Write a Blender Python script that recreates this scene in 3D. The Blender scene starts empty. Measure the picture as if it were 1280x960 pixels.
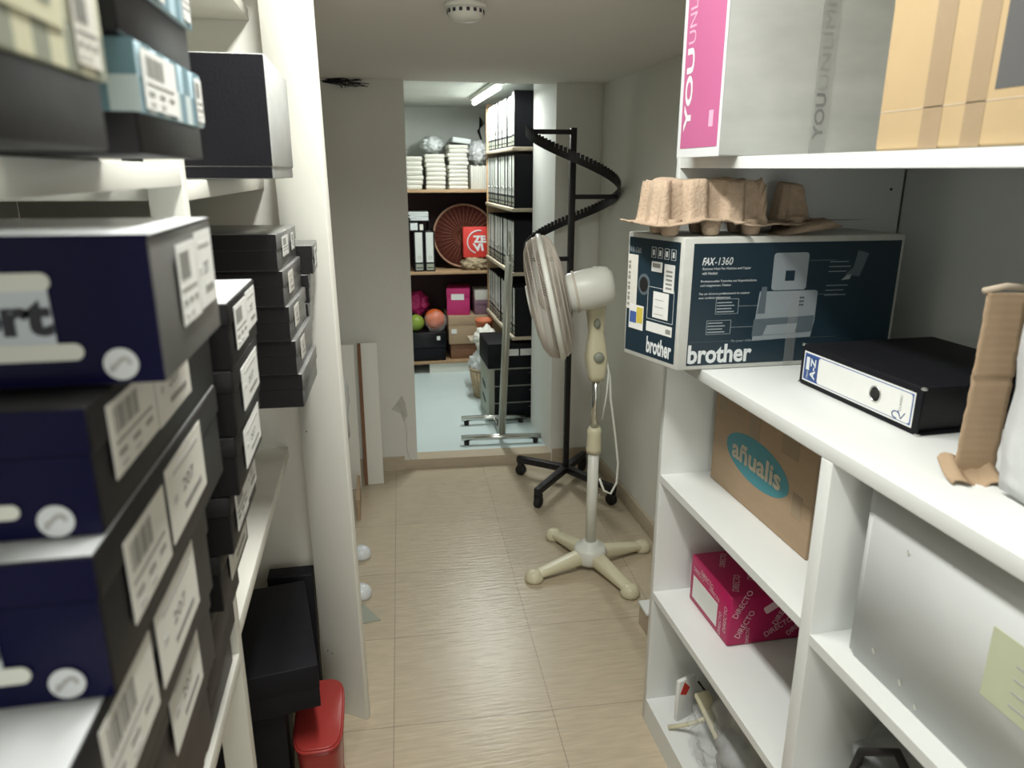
import bpy, bmesh, math, random
from mathutils import Matrix, Vector
random.seed(7)
PI = math.pi
# ------------------------------------------------------------------ camera
scene = bpy.context.scene
col = scene.collection
def build_camera():
    P, Y, R = (math.radians(a) for a in (16.29, 11.07, 0.075))
    cy, sy, cp, sp = math.cos(Y), math.sin(Y), math.cos(P), math.sin(P)
    f = Vector((sy*cp, cy*cp, -sp)); r = Vector((cy, -sy, 0)); u = r.cross(f)
    cr, sr = math.cos(R), math.sin(R)
    r2 = r*cr + u*sr; u2 = -r*sr + u*cr
    M = Matrix(((r2.x, u2.x, -f.x, 0), (r2.y, u2.y, -f.y, 0), (r2.z, u2.z, -f.z, 1.5), (0, 0, 0, 1)))
    cd = bpy.data.cameras.new('camera'); co = bpy.data.objects.new('camera', cd); col.objects.link(co)
    co.matrix_world = M
    cd.sensor_width = 36; cd.lens = 36*903/1280; cd.clip_start = .02; cd.clip_end = 50
    cd.dof.use_dof = True; cd.dof.focus_distance = 2.1; cd.dof.aperture_fstop = 5.0
    scene.camera = co
build_camera()
scene.view_settings.view_transform = 'Standard'
scene.view_settings.look = 'None'
scene.view_settings.gamma = 1
scene.view_settings.use_curve_mapping = False
scene.view_settings.exposure = 0.12
w = bpy.data.worlds.new('world'); scene.world = w; w.use_nodes = True
w.node_tree.nodes['Background'].inputs[0].default_value = (.75, .78, .75, 1)
w.node_tree.nodes['Background'].inputs[1].default_value = .05
def area(name, loc, sx, sy, power, color, rot=(0, 0, 0)):
    l = bpy.data.lights.new(name, 'AREA'); l.shape = 'RECTANGLE'; l.size = sx; l.size_y = sy
    l.energy = power; l.color = color
    o = bpy.data.objects.new(name, l); col.objects.link(o); o.location = loc; o.rotation_euler = rot
    return o
ROOM_W, NEAR_FILL_W, ALCOVE_W, REAR_FILL_W = 26, 5, 18, 13
area('room_tube', (.04, 1.0, 2.22), .10, 1.1, ROOM_W, (1, .995, .95))
area('near_fill', (-.10, -.80, 2.10), .10, .9, NEAR_FILL_W, (1, .995, .95))  # unseen fill lamp, added to brighten the room from behind the camera
area('rear_fill_light', (.25, -1.62, 1.05), .9, 1.8, REAR_FILL_W, (1, .995, .96), (PI/2, 0, 0))  # added soft fill from the rear, lifts the shade beneath the shelves
area('alcove_tube', (.71, 4.45, 1.905), .05, 1.0, ALCOVE_W, (.95, 1, .97))

# ------------------------------------------------------------------ materials
MT = {}
def mat(name, c, rough=.6, metal=0, spec=.5, noise=0, nscale=8, bump=0, bscale=200, alpha=1, trans=0, emit=0, stretch=None, c2=None, coat=0, ior=1.45):
    m = bpy.data.materials.new(name); m.use_nodes = True; nt = m.node_tree; n = nt.nodes; L = nt.links
    b = n['Principled BSDF']
    b.inputs['Base Color'].default_value = (*c, 1); b.inputs['Roughness'].default_value = rough
    b.inputs['Metallic'].default_value = metal; b.inputs['Specular IOR Level'].default_value = spec
    b.inputs['Alpha'].default_value = alpha; b.inputs['Transmission Weight'].default_value = trans
    b.inputs['IOR'].default_value = ior; b.inputs['Coat Weight'].default_value = coat
    tc = n.new('ShaderNodeTexCoord'); mp = n.new('ShaderNodeMapping'); L.new(tc.outputs['Object'], mp.inputs['Vector'])
    if stretch: mp.inputs['Scale'].default_value = stretch
    nz = n.new('ShaderNodeTexNoise'); nz.inputs['Scale'].default_value = nscale; nz.inputs['Detail'].default_value = 5
    L.new(mp.outputs[0], nz.inputs['Vector'])
    mx = n.new('ShaderNodeMix'); mx.data_type = 'RGBA'
    a = c2 if c2 else tuple(x*(1-noise) for x in c)
    mx.inputs[6].default_value = (*a, 1); mx.inputs[7].default_value = (*[min(1, x*(1+noise*.5)) for x in c], 1)
    L.new(nz.outputs['Fac'], mx.inputs[0]); L.new(mx.outputs[2], b.inputs['Base Color'])
    if bump:
        bz = n.new('ShaderNodeTexNoise'); bz.inputs['Scale'].default_value = bscale; bz.inputs['Detail'].default_value = 3
        L.new(mp.outputs[0], bz.inputs['Vector'])
        bp = n.new('ShaderNodeBump'); bp.inputs['Strength'].default_value = bump; bp.inputs['Distance'].default_value = .003
        L.new(bz.outputs['Fac'], bp.inputs['Height']); L.new(bp.outputs[0], b.inputs['Normal'])
    if emit:
        b.inputs['Emission Color'].default_value = (*c, 1); b.inputs['Emission Strength'].default_value = emit
    MT[name] = m
    return m
mat('plaster', (.72, .72, .66), .85, noise=.10, nscale=2.5, bump=.25, bscale=60)
mat('plaster_white', (.80, .80, .76), .8, noise=.08, nscale=3, bump=.2, bscale=60)
mat('alcove_plaster', (.66, .69, .65), .85, noise=.2, nscale=4, bump=.3, bscale=40)
mat('ceiling_paint', (.78, .76, .71), .9, noise=.06, nscale=2)
mat('melamine', (.74, .76, .74), .42, noise=.04, nscale=4, bump=.05, bscale=300)
mat('melamine_warm', (.74, .74, .67), .45, noise=.05, nscale=4, bump=.05, bscale=300)
mat('beige_tile', (.50, .42, .31), .4, noise=.2, nscale=14, stretch=(1, 4, 4))
mat('alcove_floor', (.62, .72, .72), .35, noise=.06, nscale=6)
mat('charcoal_card', (.012, .0115, .012), .42, spec=.25, noise=.35, nscale=20, bump=.1, bscale=120)
mat('grey_gloss', (.17, .17, .165), .3, noise=.45, nscale=9)
mat('black_card', (.008, .008, .011), .6, spec=.2, noise=.3, nscale=30, bump=.15, bscale=200)
mat('black_gloss', (.008, .008, .010), .3, spec=.35, noise=.3, nscale=30, bump=.1, bscale=250)
mat('navy_gloss', (.004, .004, .034), .18, spec=.2, noise=.2, nscale=5)
mat('white_gloss', (.70, .73, .74), .3, noise=.05)
mat('sticker', (.68, .67, .61), .6, noise=.07, nscale=30)
mat('sticker_bright', (.76, .77, .74), .55, noise=.05, nscale=30)
mat('ink', (.03, .03, .04), .6)
mat('ink_grey', (.26, .26, .24), .7)
mat('ink_light', (.45, .45, .43), .7)
mat('logo_grey', (.58, .64, .68), .5, noise=.06)
mat('logo_cream', (.74, .76, .68), .5, noise=.05)
mat('sage', (.23, .25, .19), .6); mat('cream_check', (.55, .54, .38), .6); mat('sage_mid', (.38, .39, .28), .6)
mat('sky_check', (.36, .50, .56), .5); mat('teal_check', (.12, .22, .26), .5); mat('pale_check', (.50, .58, .58), .5)
mat('silver_lid', (.36, .36, .35), .35, noise=.3, nscale=10)
mat('carton', (.42, .30, .19), .75, noise=.12, nscale=12, bump=.15, bscale=150, stretch=(1, 1, 6))
mat('carton_light', (.50, .37, .205), .75, noise=.10, nscale=10, bump=.15, bscale=150)
mat('carton_edge', (.50, .42, .32), .85, noise=.15, nscale=40)
mat('tape', (.40, .30, .19), .25, noise=.12, nscale=30, alpha=.8)
mat('tape_pale', (.60, .62, .60), .2, noise=.2, nscale=25, alpha=.35)
mat('pulp', (.47, .36, .26), .95, noise=.25, nscale=60, bump=.9, bscale=160)
mat('fax_navy', (.012, .030, .045), .35, noise=.25, nscale=9)
mat('fax_border', (.55, .56, .52), .6, noise=.15, nscale=40)
mat('fax_grey', (.27, .31, .33), .5, noise=.12, nscale=14)
mat('fax_grey_dark', (.10, .13, .15), .5, noise=.15, nscale=14)
mat('print_white', (.70, .74, .74), .5)
mat('print_soft', (.33, .38, .40), .5)
mat('yellow', (.62, .50, .08), .5); mat('blue_ink', (.03, .07, .22), .5); mat('royal', (.06, .12, .34), .5)
mat('pink', (.50, .13, .28), .5, noise=.06, nscale=10); mat('pink_light', (.80, .42, .56), .5)
mat('box_grey', (.52, .54, .52), .6, noise=.28, nscale=7, stretch=(1, 1, 3))
mat('magenta', (.46, .01, .10), .4, noise=.15, nscale=10); mat('magenta_print', (.80, .55, .60), .5)
mat('teal', (.05, .24, .28), .5, noise=.1, nscale=14); mat('tan_print', (.50, .45, .34), .6)
mat('dark_patch', (.09, .09, .09), .7)
mat('wrapped_white', (.62, .64, .63), .28, noise=.08, nscale=5, bump=.35, bscale=7)
mat('note_green', (.56, .60, .42), .7, noise=.08, nscale=20)
mat('tape_faint', (.60, .62, .60), .2, noise=.2, nscale=25, alpha=.10)
mat('film', (.75, .78, .78), .12, alpha=.16, noise=.3, nscale=20, bump=.8, bscale=40)
mat('film_grey', (.50, .52, .52), .2, alpha=.8, noise=.5, nscale=16, bump=.9, bscale=45)
mat('film_white', (.72, .74, .74), .3, alpha=.85, noise=.1, nscale=20, bump=.7, bscale=40)
mat('cream_plastic', (.66, .62, .44), .35, noise=.05, nscale=10)
mat('fan_white', (.72, .73, .66), .35, noise=.04)
mat('fan_wire', (.62, .56, .48), .4, noise=.1)
mat('fan_grey', (.30, .32, .26), .4)
mat('fan_blade', (.52, .47, .40), .4)
mat('chrome', (.62, .63, .60), .22, metal=1, noise=.05)
mat('brushed', (.42, .42, .36), .4, metal=.7, noise=.1, nscale=20)
mat('black_metal', (.012, .011, .013), .45, noise=.3)
mat('rubber', (.01, .01, .01), .7)
mat('paper', (.70, .69, .62), .8, noise=.15, nscale=40, stretch=(1, 1, 12), bump=.4, bscale=60)
mat('paper_cool', (.66, .70, .70), .8, noise=.12, nscale=30, bump=.4, bscale=40)
mat('paper_edge', (.55, .53, .44), .85, noise=.35, nscale=60, stretch=(1, 1, 14))
mat('wood', (.42, .27, .15), .6, noise=.3, nscale=10, stretch=(2, 20, 20))
mat('wood_pale', (.46, .39, .29), .6, noise=.2, nscale=10, stretch=(20, 2, 20))
mat('dark_panel', (.035, .014, .014), .7, noise=.4, nscale=10)
mat('wicker', (.075, .014, .008), .7, spec=.2, noise=.5, nscale=60, bump=.6, bscale=200)
mat('wicker_pale', (.42, .33, .21), .7, noise=.4, nscale=60, bump=.8, bscale=120)
mat('wicker_edge', (.38, .22, .14), .5, noise=.3, nscale=40)
mat('wicker_spoke', (.24, .085, .045), .5, noise=.3, nscale=60)
mat('red_print', (.62, .045, .035), .5)
mat('orange', (.72, .14, .03), .4, noise=.08); mat('lime', (.25, .34, .05), .4, noise=.2)
mat('hot_pink', (.52, .03, .16), .5, noise=.2, nscale=30); mat('terracotta', (.50, .14, .06), .6, noise=.1)
mat('floral', (.05, .03, .04), .5, c2=(.32, .18, .24), nscale=45)
mat('red_tub', (.38, .04, .035), .3, alpha=.9, noise=.2, nscale=6)
mat('brown_edge', (.22, .11, .06), .8, noise=.3, nscale=30)
mat('scuff', (.56, .56, .50), .9, noise=.4, nscale=40)
mat('patterned', (.42, .44, .40), .8, c2=(.03, .03, .06), nscale=14)
mat('tube_glow', (.92, 1, .97), .5, emit=9)
mat('binder_white', (.62, .64, .60), .4, noise=.05, nscale=20)

def floor_mat():
    m = bpy.data.materials.new('floor_tile'); m.use_nodes = True; nt = m.node_tree; n = nt.nodes; L = nt.links
    b = n['Principled BSDF']; tc = n.new('ShaderNodeTexCoord')
    mp = n.new('ShaderNodeMapping'); mp.vector_type = 'POINT'
    mp.inputs['Rotation'].default_value = (0, 0, math.radians(2.5)); mp.inputs['Location'].default_value = (-.379+.456*9, -2.125+.41*9, 0)
    L.new(tc.outputs['Object'], mp.inputs['Vector'])
    br = n.new('ShaderNodeTexBrick'); br.offset = 0; br.squash = 1
    br.inputs['Scale'].default_value = 1; br.inputs['Brick Width'].default_value = .456; br.inputs['Row Height'].default_value = .41
    br.inputs['Mortar Size'].default_value = .0022; br.inputs['Mortar Smooth'].default_value = .6
    L.new(mp.outputs[0], br.inputs['Vector'])
    br.inputs['Color1'].default_value = (.48, .405, .295, 1); br.inputs['Color2'].default_value = (.515, .435, .315, 1)
    br.inputs['Mortar'].default_value = (.33, .27, .20, 1)
    m2 = n.new('ShaderNodeMapping'); m2.inputs['Scale'].default_value = (5, 38, 1); L.new(tc.outputs['Object'], m2.inputs['Vector'])
    nz = n.new('ShaderNodeTexNoise'); nz.inputs['Scale'].default_value = 2.2; nz.inputs['Detail'].default_value = 6; L.new(m2.outputs[0], nz.inputs['Vector'])
    mx = n.new('ShaderNodeMix'); mx.data_type = 'RGBA'; mx.blend_type = 'MULTIPLY'; mx.inputs[0].default_value = 1
    cr = n.new('ShaderNodeValToRGB'); cr.color_ramp.elements[0].position = .3; cr.color_ramp.elements[0].color = (.86, .86, .86, 1)
    cr.color_ramp.elements[1].position = .7; cr.color_ramp.elements[1].color = (1.06, 1.06, 1.06, 1)
    L.new(nz.outputs['Fac'], cr.inputs[0]); L.new(br.outputs['Color'], mx.inputs[6]); L.new(cr.outputs[0], mx.inputs[7])
    L.new(mx.outputs[2], b.inputs['Base Color'])
    b.inputs['Roughness'].default_value = .30
    bp = n.new('ShaderNodeBump'); bp.inputs['Strength'].default_value = .5; bp.inputs['Distance'].default_value = .003
    L.new(nz.outputs['Fac'], bp.inputs['Height']); L.new(bp.outputs[0], b.inputs['Normal'])
    MT['floor_tile'] = m
floor_mat()

# ------------------------------------------------------------------ mesh helpers
_text_cache = {}
def text_geo(s, off=0):
    key = (s, off)
    if key in _text_cache: return _text_cache[key]
    cu = bpy.data.curves.new('t', 'FONT'); cu.body = s; cu.size = 1; cu.resolution_u = 3; cu.offset = off
    o = bpy.data.objects.new('t', cu); col.objects.link(o)
    dg = bpy.context.evaluated_depsgraph_get(); dg.update()
    me = bpy.data.meshes.new_from_object(o.evaluated_get(dg))
    vs = [(v.co.x, v.co.y) for v in me.vertices]; fs = [tuple(p.vertices) for p in me.polygons]
    bpy.data.objects.remove(o); bpy.data.curves.remove(cu); bpy.data.meshes.remove(me)
    if vs:
        x0 = min(v[0] for v in vs); y0 = min(v[1] for v in vs); x1 = max(v[0] for v in vs); y1 = max(v[1] for v in vs)
        vs = [((x-x0)/(x1-x0), (y-y0)/(y1-y0)) for x, y in vs]
    _text_cache[key] = (vs, fs); return vs, fs
def FR(o, u, v):
    o, u, v = Vector(o), Vector(u).normalized(), Vector(v).normalized(); n = u.cross(v)
    return Matrix(((u.x, v.x, n.x, o.x), (u.y, v.y, n.y, o.y), (u.z, v.z, n.z, o.z), (0, 0, 0, 1)))
def T(x, y, z): return Matrix.Translation((x, y, z))
def RZ(a): return Matrix.Rotation(a, 4, 'Z')
def RX(a): return Matrix.Rotation(a, 4, 'X')
def RY(a): return Matrix.Rotation(a, 4, 'Y')
I4 = Matrix.Identity(4)
class MB:
    def __init__(s): s.bm = bmesh.new(); s.mats = []
    def mi(s, m):
        if m not in s.mats: s.mats.append(m)
        return s.mats.index(m)
    def _merge(s, t, m, M=None, smooth=False):
        M = M or I4; i = s.mi(m); mp = {}
        flip = M.determinant() < 0
        for v in t.verts: mp[v] = s.bm.verts.new(M @ v.co)
        for f in t.faces:
            vs = [mp[v] for v in f.verts]
            if flip: vs.reverse()
            try: nf = s.bm.faces.new(vs)
            except ValueError: continue
            nf.material_index = i; nf.smooth = smooth
        t.free()
    def box(s, x0, x1, y0, y1, z0, z1, m, M=None, bev=0, seg=2):
        t = bmesh.new(); bmesh.ops.create_cube(t, size=1)
        for v in t.verts:
            v.co = Vector(((x0+x1)/2+v.co.x*(x1-x0), (y0+y1)/2+v.co.y*(y1-y0), (z0+z1)/2+v.co.z*(z1-z0)))
        if bev: bmesh.ops.bevel(t, geom=t.edges[:], offset=bev, segments=seg, affect='EDGES', profile=.5)
        s._merge(t, m, M, smooth=bool(bev)); return s
    def prism(s, pts, h0, h1, m, M=None, bev=0):
        t = bmesh.new(); n = len(pts)
        a = [t.verts.new((p[0], p[1], h0)) for p in pts]; b = [t.verts.new((p[0], p[1], h1)) for p in pts]
        t.faces.new(a[::-1]); t.faces.new(b)
        for i in range(n): t.faces.new((a[i], a[(i+1) % n], b[(i+1) % n], b[i]))
        bmesh.ops.recalc_face_normals(t, faces=t.faces[:])
        if bev: bmesh.ops.bevel(t, geom=t.edges[:], offset=bev, segments=2, affect='EDGES', profile=.5)
        s._merge(t, m, M, smooth=bool(bev)); return s
    def plate(s, F, u, v, w_, h_, m, t=.0006, r=0, lift=0):
        if r:
            pts = []
            for cx, cy, a0 in ((u+w_-r, v+r, -90), (u+w_-r, v+h_-r, 0), (u+r, v+h_-r, 90), (u+r, v+r, 180)):
                for k in range(5):
                    a = math.radians(a0+k*22.5); pts.append((cx+r*math.cos(a), cy+r*math.sin(a)))
        else: pts = [(u, v), (u+w_, v), (u+w_, v+h_), (u, v+h_)]
        return s.prism(pts, lift-.0002, lift+t, m, F)
    def quad(s, F, pts, m, t=.0006, lift=0): return s.prism(pts, lift-.0002, lift+t, m, F)
    def ellipse(s, F, u, v, a, b, m, t=.0006, lift=0, n=32, rot=0):
        cr, sr = math.cos(rot), math.sin(rot)
        pts = []
        for k in range(n):
            x = a*math.cos(2*PI*k/n); y = b*math.sin(2*PI*k/n); pts.append((u+x*cr-y*sr, v+x*sr+y*cr))
        return s.prism(pts, lift-.0002, lift+t, m, F)
    def text(s, F, txt, u, v, w_, h_, m, lift=.0008, rot=0, shear=0, bold=0):
        vs, fs = text_geo(txt, .03 if bold and bold < .002 else (.05 if bold else 0)); t = bmesh.new()
        cr, sr = math.cos(rot), math.sin(rot)
        offs = [(0, 0)]
        for j, (dx, dy) in enumerate(offs):
            vv = []
            for x, y in vs:
                X = x*w_+y*h_*shear+dx; Y = y*h_+dy
                vv.append(t.verts.new((u+X*cr-Y*sr, v+X*sr+Y*cr, lift+j*.00006)))
            for f in fs:
                try: t.faces.new([vv[i] for i in f])
                except ValueError: pass
        s._merge(t, m, F); return s
    def tube(s, pts, r, m, seg=8, M=None, closed=False, rad=None):
        pts = [Vector(p) for p in pts]; n = len(pts); t = bmesh.new(); rings = []
        up = None
        for i, p in enumerate(pts):
            if closed: d = pts[(i+1) % n]-pts[i-1]
            else: d = pts[min(i+1, n-1)]-pts[max(i-1, 0)]
            d.normalize()
            if up is None:
                up = d.orthogonal().normalized()
            else:
                up = (up-d*up.dot(d))
                up = up.normalized() if up.length > 1e-6 else d.orthogonal().normalized()
            q = d.cross(up); rr = rad[i] if rad else r
            rings.append([t.verts.new(p+(up*math.cos(2*PI*k/seg)+q*math.sin(2*PI*k/seg))*rr) for k in range(seg)])
        R = range(n) if closed else range(n-1)
        for i in R:
            a, b = rings[i], rings[(i+1) % n]
            for k in range(seg): t.faces.new((a[k], a[(k+1) % seg], b[(k+1) % seg], b[k]))
        if not closed: t.faces.new(rings[0][::-1]); t.faces.new(rings[-1])
        bmesh.ops.recalc_face_normals(t, faces=t.faces[:])
        s._merge(t, m, M, smooth=True); return s
    def lathe(s, prof, m, M=None, seg=24, smooth=True):
        t = bmesh.new(); rings = []
        for r, z in prof:
            if r < 1e-6: rings.append([t.verts.new((0, 0, z))])
            else: rings.append([t.verts.new((r*math.cos(2*PI*k/seg), r*math.sin(2*PI*k/seg), z)) for k in range(seg)])
        for a, b in zip(rings, rings[1:]):
            for k in range(seg):
                k2 = (k+1) % seg
                if len(a) == 1 and len(b) == 1: continue
                if len(a) == 1: t.faces.new((a[0], b[k], b[k2]))
                elif len(b) == 1: t.faces.new((a[k], a[k2], b[0]))
                else: t.faces.new((a[k], a[k2], b[k2], b[k]))
        for g in (rings[0], rings[-1]):
            if len(g) > 1:
                try: t.faces.new(g)
                except ValueError: pass
        bmesh.ops.recalc_face_normals(t, faces=t.faces[:])
        s._merge(t, m, M, smooth=smooth); return s
    def surf(s, fn, nu, nv, m, M=None, thick=0):
        """closed slab: fn(u,v)->(point); thick is downward offset along -z of the given frame"""
        t = bmesh.new()
        A = [[t.verts.new(fn(i/nu, j/nv)) for j in range(nv+1)] for i in range(nu+1)]
        for i in range(nu):
            for j in range(nv): t.faces.new((A[i][j], A[i+1][j], A[i+1][j+1], A[i][j+1]))
        if thick:
            bmesh.ops.recalc_face_normals(t, faces=t.faces[:]); t.normal_update()
            bmesh.ops.solidify(t, geom=t.faces[:], thickness=thick)
        s._merge(t, m, M, smooth=True); return s
    def blob(s, c, r, m, seed=0, amp=.25, freq=3.0, sub=4, M=None, sc=(1, 1, 1)):
        from mathutils import noise
        t = bmesh.new(); bmesh.ops.create_icosphere(t, subdivisions=sub, radius=1)
        off = Vector((seed*3.7, seed*1.3, seed*2.1))
        for v in t.verts:
            k = 1+amp*noise.noise(v.co*freq+off)+amp*.6*noise.noise(v.co*freq*2.7+off)
            v.co = Vector((v.co.x*sc[0], v.co.y*sc[1], v.co.z*sc[2]))*r*k+Vector(c)
        s._merge(t, m, M, smooth=True); return s
    def build(s, name, parent=None, loc=None, rotz=0):
        for e in s.bm.edges:
            if len(e.link_faces) == 2:
                try:
                    if e.calc_face_angle() > .65: e.smooth = False
                except ValueError: pass
        me = bpy.data.meshes.new(name); s.bm.to_mesh(me); s.bm.free()
        for m in s.mats: me.materials.append(MT[m])
        o = bpy.data.objects.new(name, me); col.objects.link(o)
        if parent: o.parent = parent
        if loc: o.location = loc
        if rotz: o.rotation_euler = (0, 0, rotz)
        return o
def tag(o, label, cat, group=None, kind=None):
    o['label'] = label; o['category'] = cat
    if group: o['group'] = group
    if kind: o['kind'] = kind
    return o
def thing(name, label, cat, loc=(0, 0, 0), rotz=0, group=None):
    o = bpy.data.objects.new(name, None); o.empty_display_size = .05; col.objects.link(o)
    o.location = loc; o.rotation_euler = (0, 0, rotz)
    return tag(o, label, cat, group)
def struct(name, mb, label=None):
    o = mb.build(name); o['kind'] = 'structure'
    if label: o['label'] = label
    return o
def dup(root, loc, rotz=0, label=None, group=None, scale=None):
    r = root.copy(); col.objects.link(r); r.location = loc; r.rotation_euler = (0, 0, rotz)
    if label: r['label'] = label
    if group: r['group'] = group
    if scale: r.scale = scale
    for ch in root.children:
        c = ch.copy(); col.objects.link(c); c.parent = r
        for g in ch.children:
            d = g.copy(); col.objects.link(d); d.parent = c
    return r

# ------------------------------------------------------------------ setting
LOW = 1.905
struct('floor', MB().box(-.95, 1.42, -1.4, 3.62, -.12, 0, 'floor_tile'))
struct('floor_alcove', MB().prism([(-.9, 3.69), (1.3, 3.60), (1.3, 5.8), (-.9, 5.8)], -.12, .05, 'alcove_floor'))
b = MB(); b.prism([(.10, 3.570), (.905, 3.526), (.905, 3.63), (.10, 3.67)], 0, .053, 'beige_tile'); struct('trim_1', b)
struct('wall_far', MB().prism([(-.95, 3.615), (.192, 3.566), (.192, 3.69), (-.95, 3.73)], 0, LOW+.35, 'plaster'))
b = MB(); b.prism([(.902, 3.528), (1.32, 3.51), (1.32, 4.02), (.902, 4.02)], 0, LOW+.35, 'plaster_white'); struct('wall_far_right', b)
struct('wall_right', MB().box(1.128, 1.42, 1.625, 3.51, 0, 2.5, 'plaster'))
struct('wall_right_near', MB().box(1.305, 1.42, -1.4, 1.625, 0, 2.5, 'plaster_white'))
struct('wall_left', MB().box(-.95, -.82, -1.4, 3.6, 0, 2.5, 'plaster_white'))
struct('wall_back', MB().box(-.95, -.25, -1.5, -1.4, 0, 2.5, 'plaster_white').box(.75, 1.42, -1.5, -1.4, 0, 2.5, 'plaster_white').box(-.25, .75, -1.5, -1.4, 2.02, 2.5, 'plaster_white'))  # opening in this unseen wall is added to admit the rear fill
struct('ceiling', MB().box(-.95, 1.42, 1.80, 3.60, LOW, 2.5, 'ceiling_paint'))
struct('ceiling_high', MB().box(-.95, 1.42, -1.5, 1.80, 2.48, 2.6, 'plaster_white'))
struct('ceiling_alcove', MB().box(-.9, 1.4, 3.60, 5.9, 1.965, 2.2, 'alcove_plaster'))
struct('wall_alcove_back', MB().box(-.9, 1.4, 5.68, 5.8, 0, 2.0, 'alcove_plaster'))
struct('wall_alcove_left', MB().box(-.9, -.3, 3.74, 5.68, 0.04, 2.0, 'alcove_plaster'))
struct('wall_alcove_right', MB().box(1.22, 1.4, 4.02, 5.68, 0.04, 2.0, 'alcove_plaster'))
struct('baseboard_right', MB().box(1.114, 1.129, 1.63, 3.51, 0, .075, 'beige_tile', bev=.003))
struct('baseboard_far', MB().prism([(-.82, 3.60), (.125, 3.558), (.125, 3.572), (-.82, 3.612)], 0, .075, 'beige_tile'))
struct('baseboard_far_right', MB().prism([(.91, 3.518), (1.10, 3.508), (1.10, 3.52), (.91, 3.53)], 0, .075, 'beige_tile'))
struct('trim_2', MB().box(.85, 1.10, 1.98, 2.05, 0, .075, 'beige_tile').box(.845, 1.10, 1.975, 2.055, .075, .088, 'melamine', bev=.003))
# scuffs and crack in the far wall by the doorway
b = MB()
Ff = FR((0, 3.5745, 0), (1, -.0436, 0), (0, 0, 1))
b.quad(Ff, [(.09, .36), (.125, .41), (.14, .37), (.15, .30), (.13, .26), (.115, .31), (.07, .335)], 'scuff', .0008)
b.tube([Ff @ Vector(p) for p in [(.135, .26, .001), (.142, .2, .001), (.138, .13, .001), (.148, .07, .001), (.165, .045, .001)]], .0015, 'scuff', 5)
o = b.build('wall_scuff'); o['kind'] = 'structure'
# cable tuft where the far wall meets the low ceiling
b = MB()
for k in range(22):
    x0 = -.17+random.random()*.05; z0 = 1.884+random.random()*.018
    b.tube([(x0, 3.562, z0), (x0+.07, 3.555-random.random()*.01, z0+random.uniform(-.012, .008)), (x0+random.uniform(.08, .19), 3.556, z0+random.uniform(-.03, .006))], .0022, 'black_metal', 4)
tag(b.build('cable_tuft'), 'ragged tuft of thin dark cables where the far wall meets the ceiling', 'cables')

# ------------------------------------------------------------------ right shelving unit
XF, XB = .70, 1.28
u = thing('shelving_unit', 'white open shelving unit with a worktop along the right wall', 'shelving unit', (.99, .7, 0))
def part(b, name, parent): 
    o = b.build(name); o.parent = parent; o.matrix_parent_inverse = Matrix.Translation(-parent.location) if parent.rotation_euler.z == 0 else parent.matrix_basis.inverted(); return o
def pb(parent, name, *boxes, m='melamine', bev=.0015):
    b = MB()
    for q in boxes: b.box(*q, m, bev=bev)
    return part(b, name, parent)
pb(u, 'side_panel', (XF, 1.28, 1.602, 1.622, 0, 2.45))
pb(u, 'side_panel', (XF, 1.28, -.42, -.40, 0, 2.45))
pb(u, 'divider', (XF, 1.28, .942, .972, 0, 1.06))
pb(u, 'worktop', (XF, 1.285, -.40, 1.602, 1.06, 1.087))
pb(u, 'back_panel', (1.285, 1.297, -.40, 1.602, 0, 2.45), m='melamine', bev=0)
def shelf_w(y0, y1, zt, th=.019, sag=0):
    b = MB()
    n = 16
    def top(i): 
        t = i/n; return zt-sag*4*t*(1-t)
    t = bmesh.new(); R = []
    for i in range(n+1):
        y = y0+(y1-y0)*i/n; z = top(i)
        R.append([t.verts.new(p) for p in ((XF, y, z-th), (XB, y, z-th), (XB, y, z), (XF, y, z))])
    for a, c in zip(R, R[1:]):
        for k in range(4): t.faces.new((a[k], a[(k+1) % 4], c[(k+1) % 4], c[k]))
    t.faces.new(R[0][::-1]); t.faces.new(R[-1]); bmesh.ops.recalc_face_normals(t, faces=t.faces[:])
    b._merge(t, 'melamine'); return part(b, 'shelf', u)
shelf_w(-.4, 1.602, 1.533, .022, .004)
for z in (.760, .420): shelf_w(.972, 1.602, z)
shelf_w(.972, 1.602, .075, .075)
shelf_w(-.4, .942, .748)
shelf_w(-.4, .942, .400)
shelf_w(-.4, .942, .075, .075)
b = MB(); 
for (y, z) in ((1.6015, 1.46), (1.6015, 1.62)):
    b.box(1.245, 1.251, y-.001, y+.001, z, z+.006, 'ink')
part(b, 'peg_hole', u)

# ------------------------------------------------------------------ goods on the top shelf
t0 = thing('shipping_box', 'tall pink and grey printed box at the far end of the top shelf', 'box', (.66, 1.335, 1.5315))
b = MB(); b.box(0, .50, 0, .195, 0, .46, 'box_grey', bev=.003)
F = FR((0, .195, 0), (0, -1, 0), (0, 0, 1))
b.plate(F, 0, 0, .195, .46, 'white_gloss', .0008)
b.build('carton_body', t0)
b = MB(); b.plate(F, .017, .018, .168, .45, 'pink', .0006, lift=.001)
b.text(F, 'YOU', .062, .05, .16, .034, 'print_white', rot=PI/2, lift=.002, bold=.0016)
b.text(F, 'UNLIMITED', .062, .218, .21, .032, 'pink_light', rot=PI/2, lift=.002)
b.plate(F, .145, .055, .018, .03, 'pink_light', .0004, lift=.0016)
b.build('printed_panel', t0)
b = MB(); F = FR((0, 0, 0), (1, 0, 0), (0, 0, 1))
b.text(F, 'YOU', .212, .03, .085, .022, 'ink', rot=PI/2, lift=.0012, bold=.0008)
b.text(F, 'UNLIMITED', .212, .12, .24, .020, 'ink_light', rot=PI/2, lift=.0012)
b.plate(F, .185, .0, .035, .455, 'tape_pale', .0004, lift=.0014)
b.build('lettering', t0)

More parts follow.
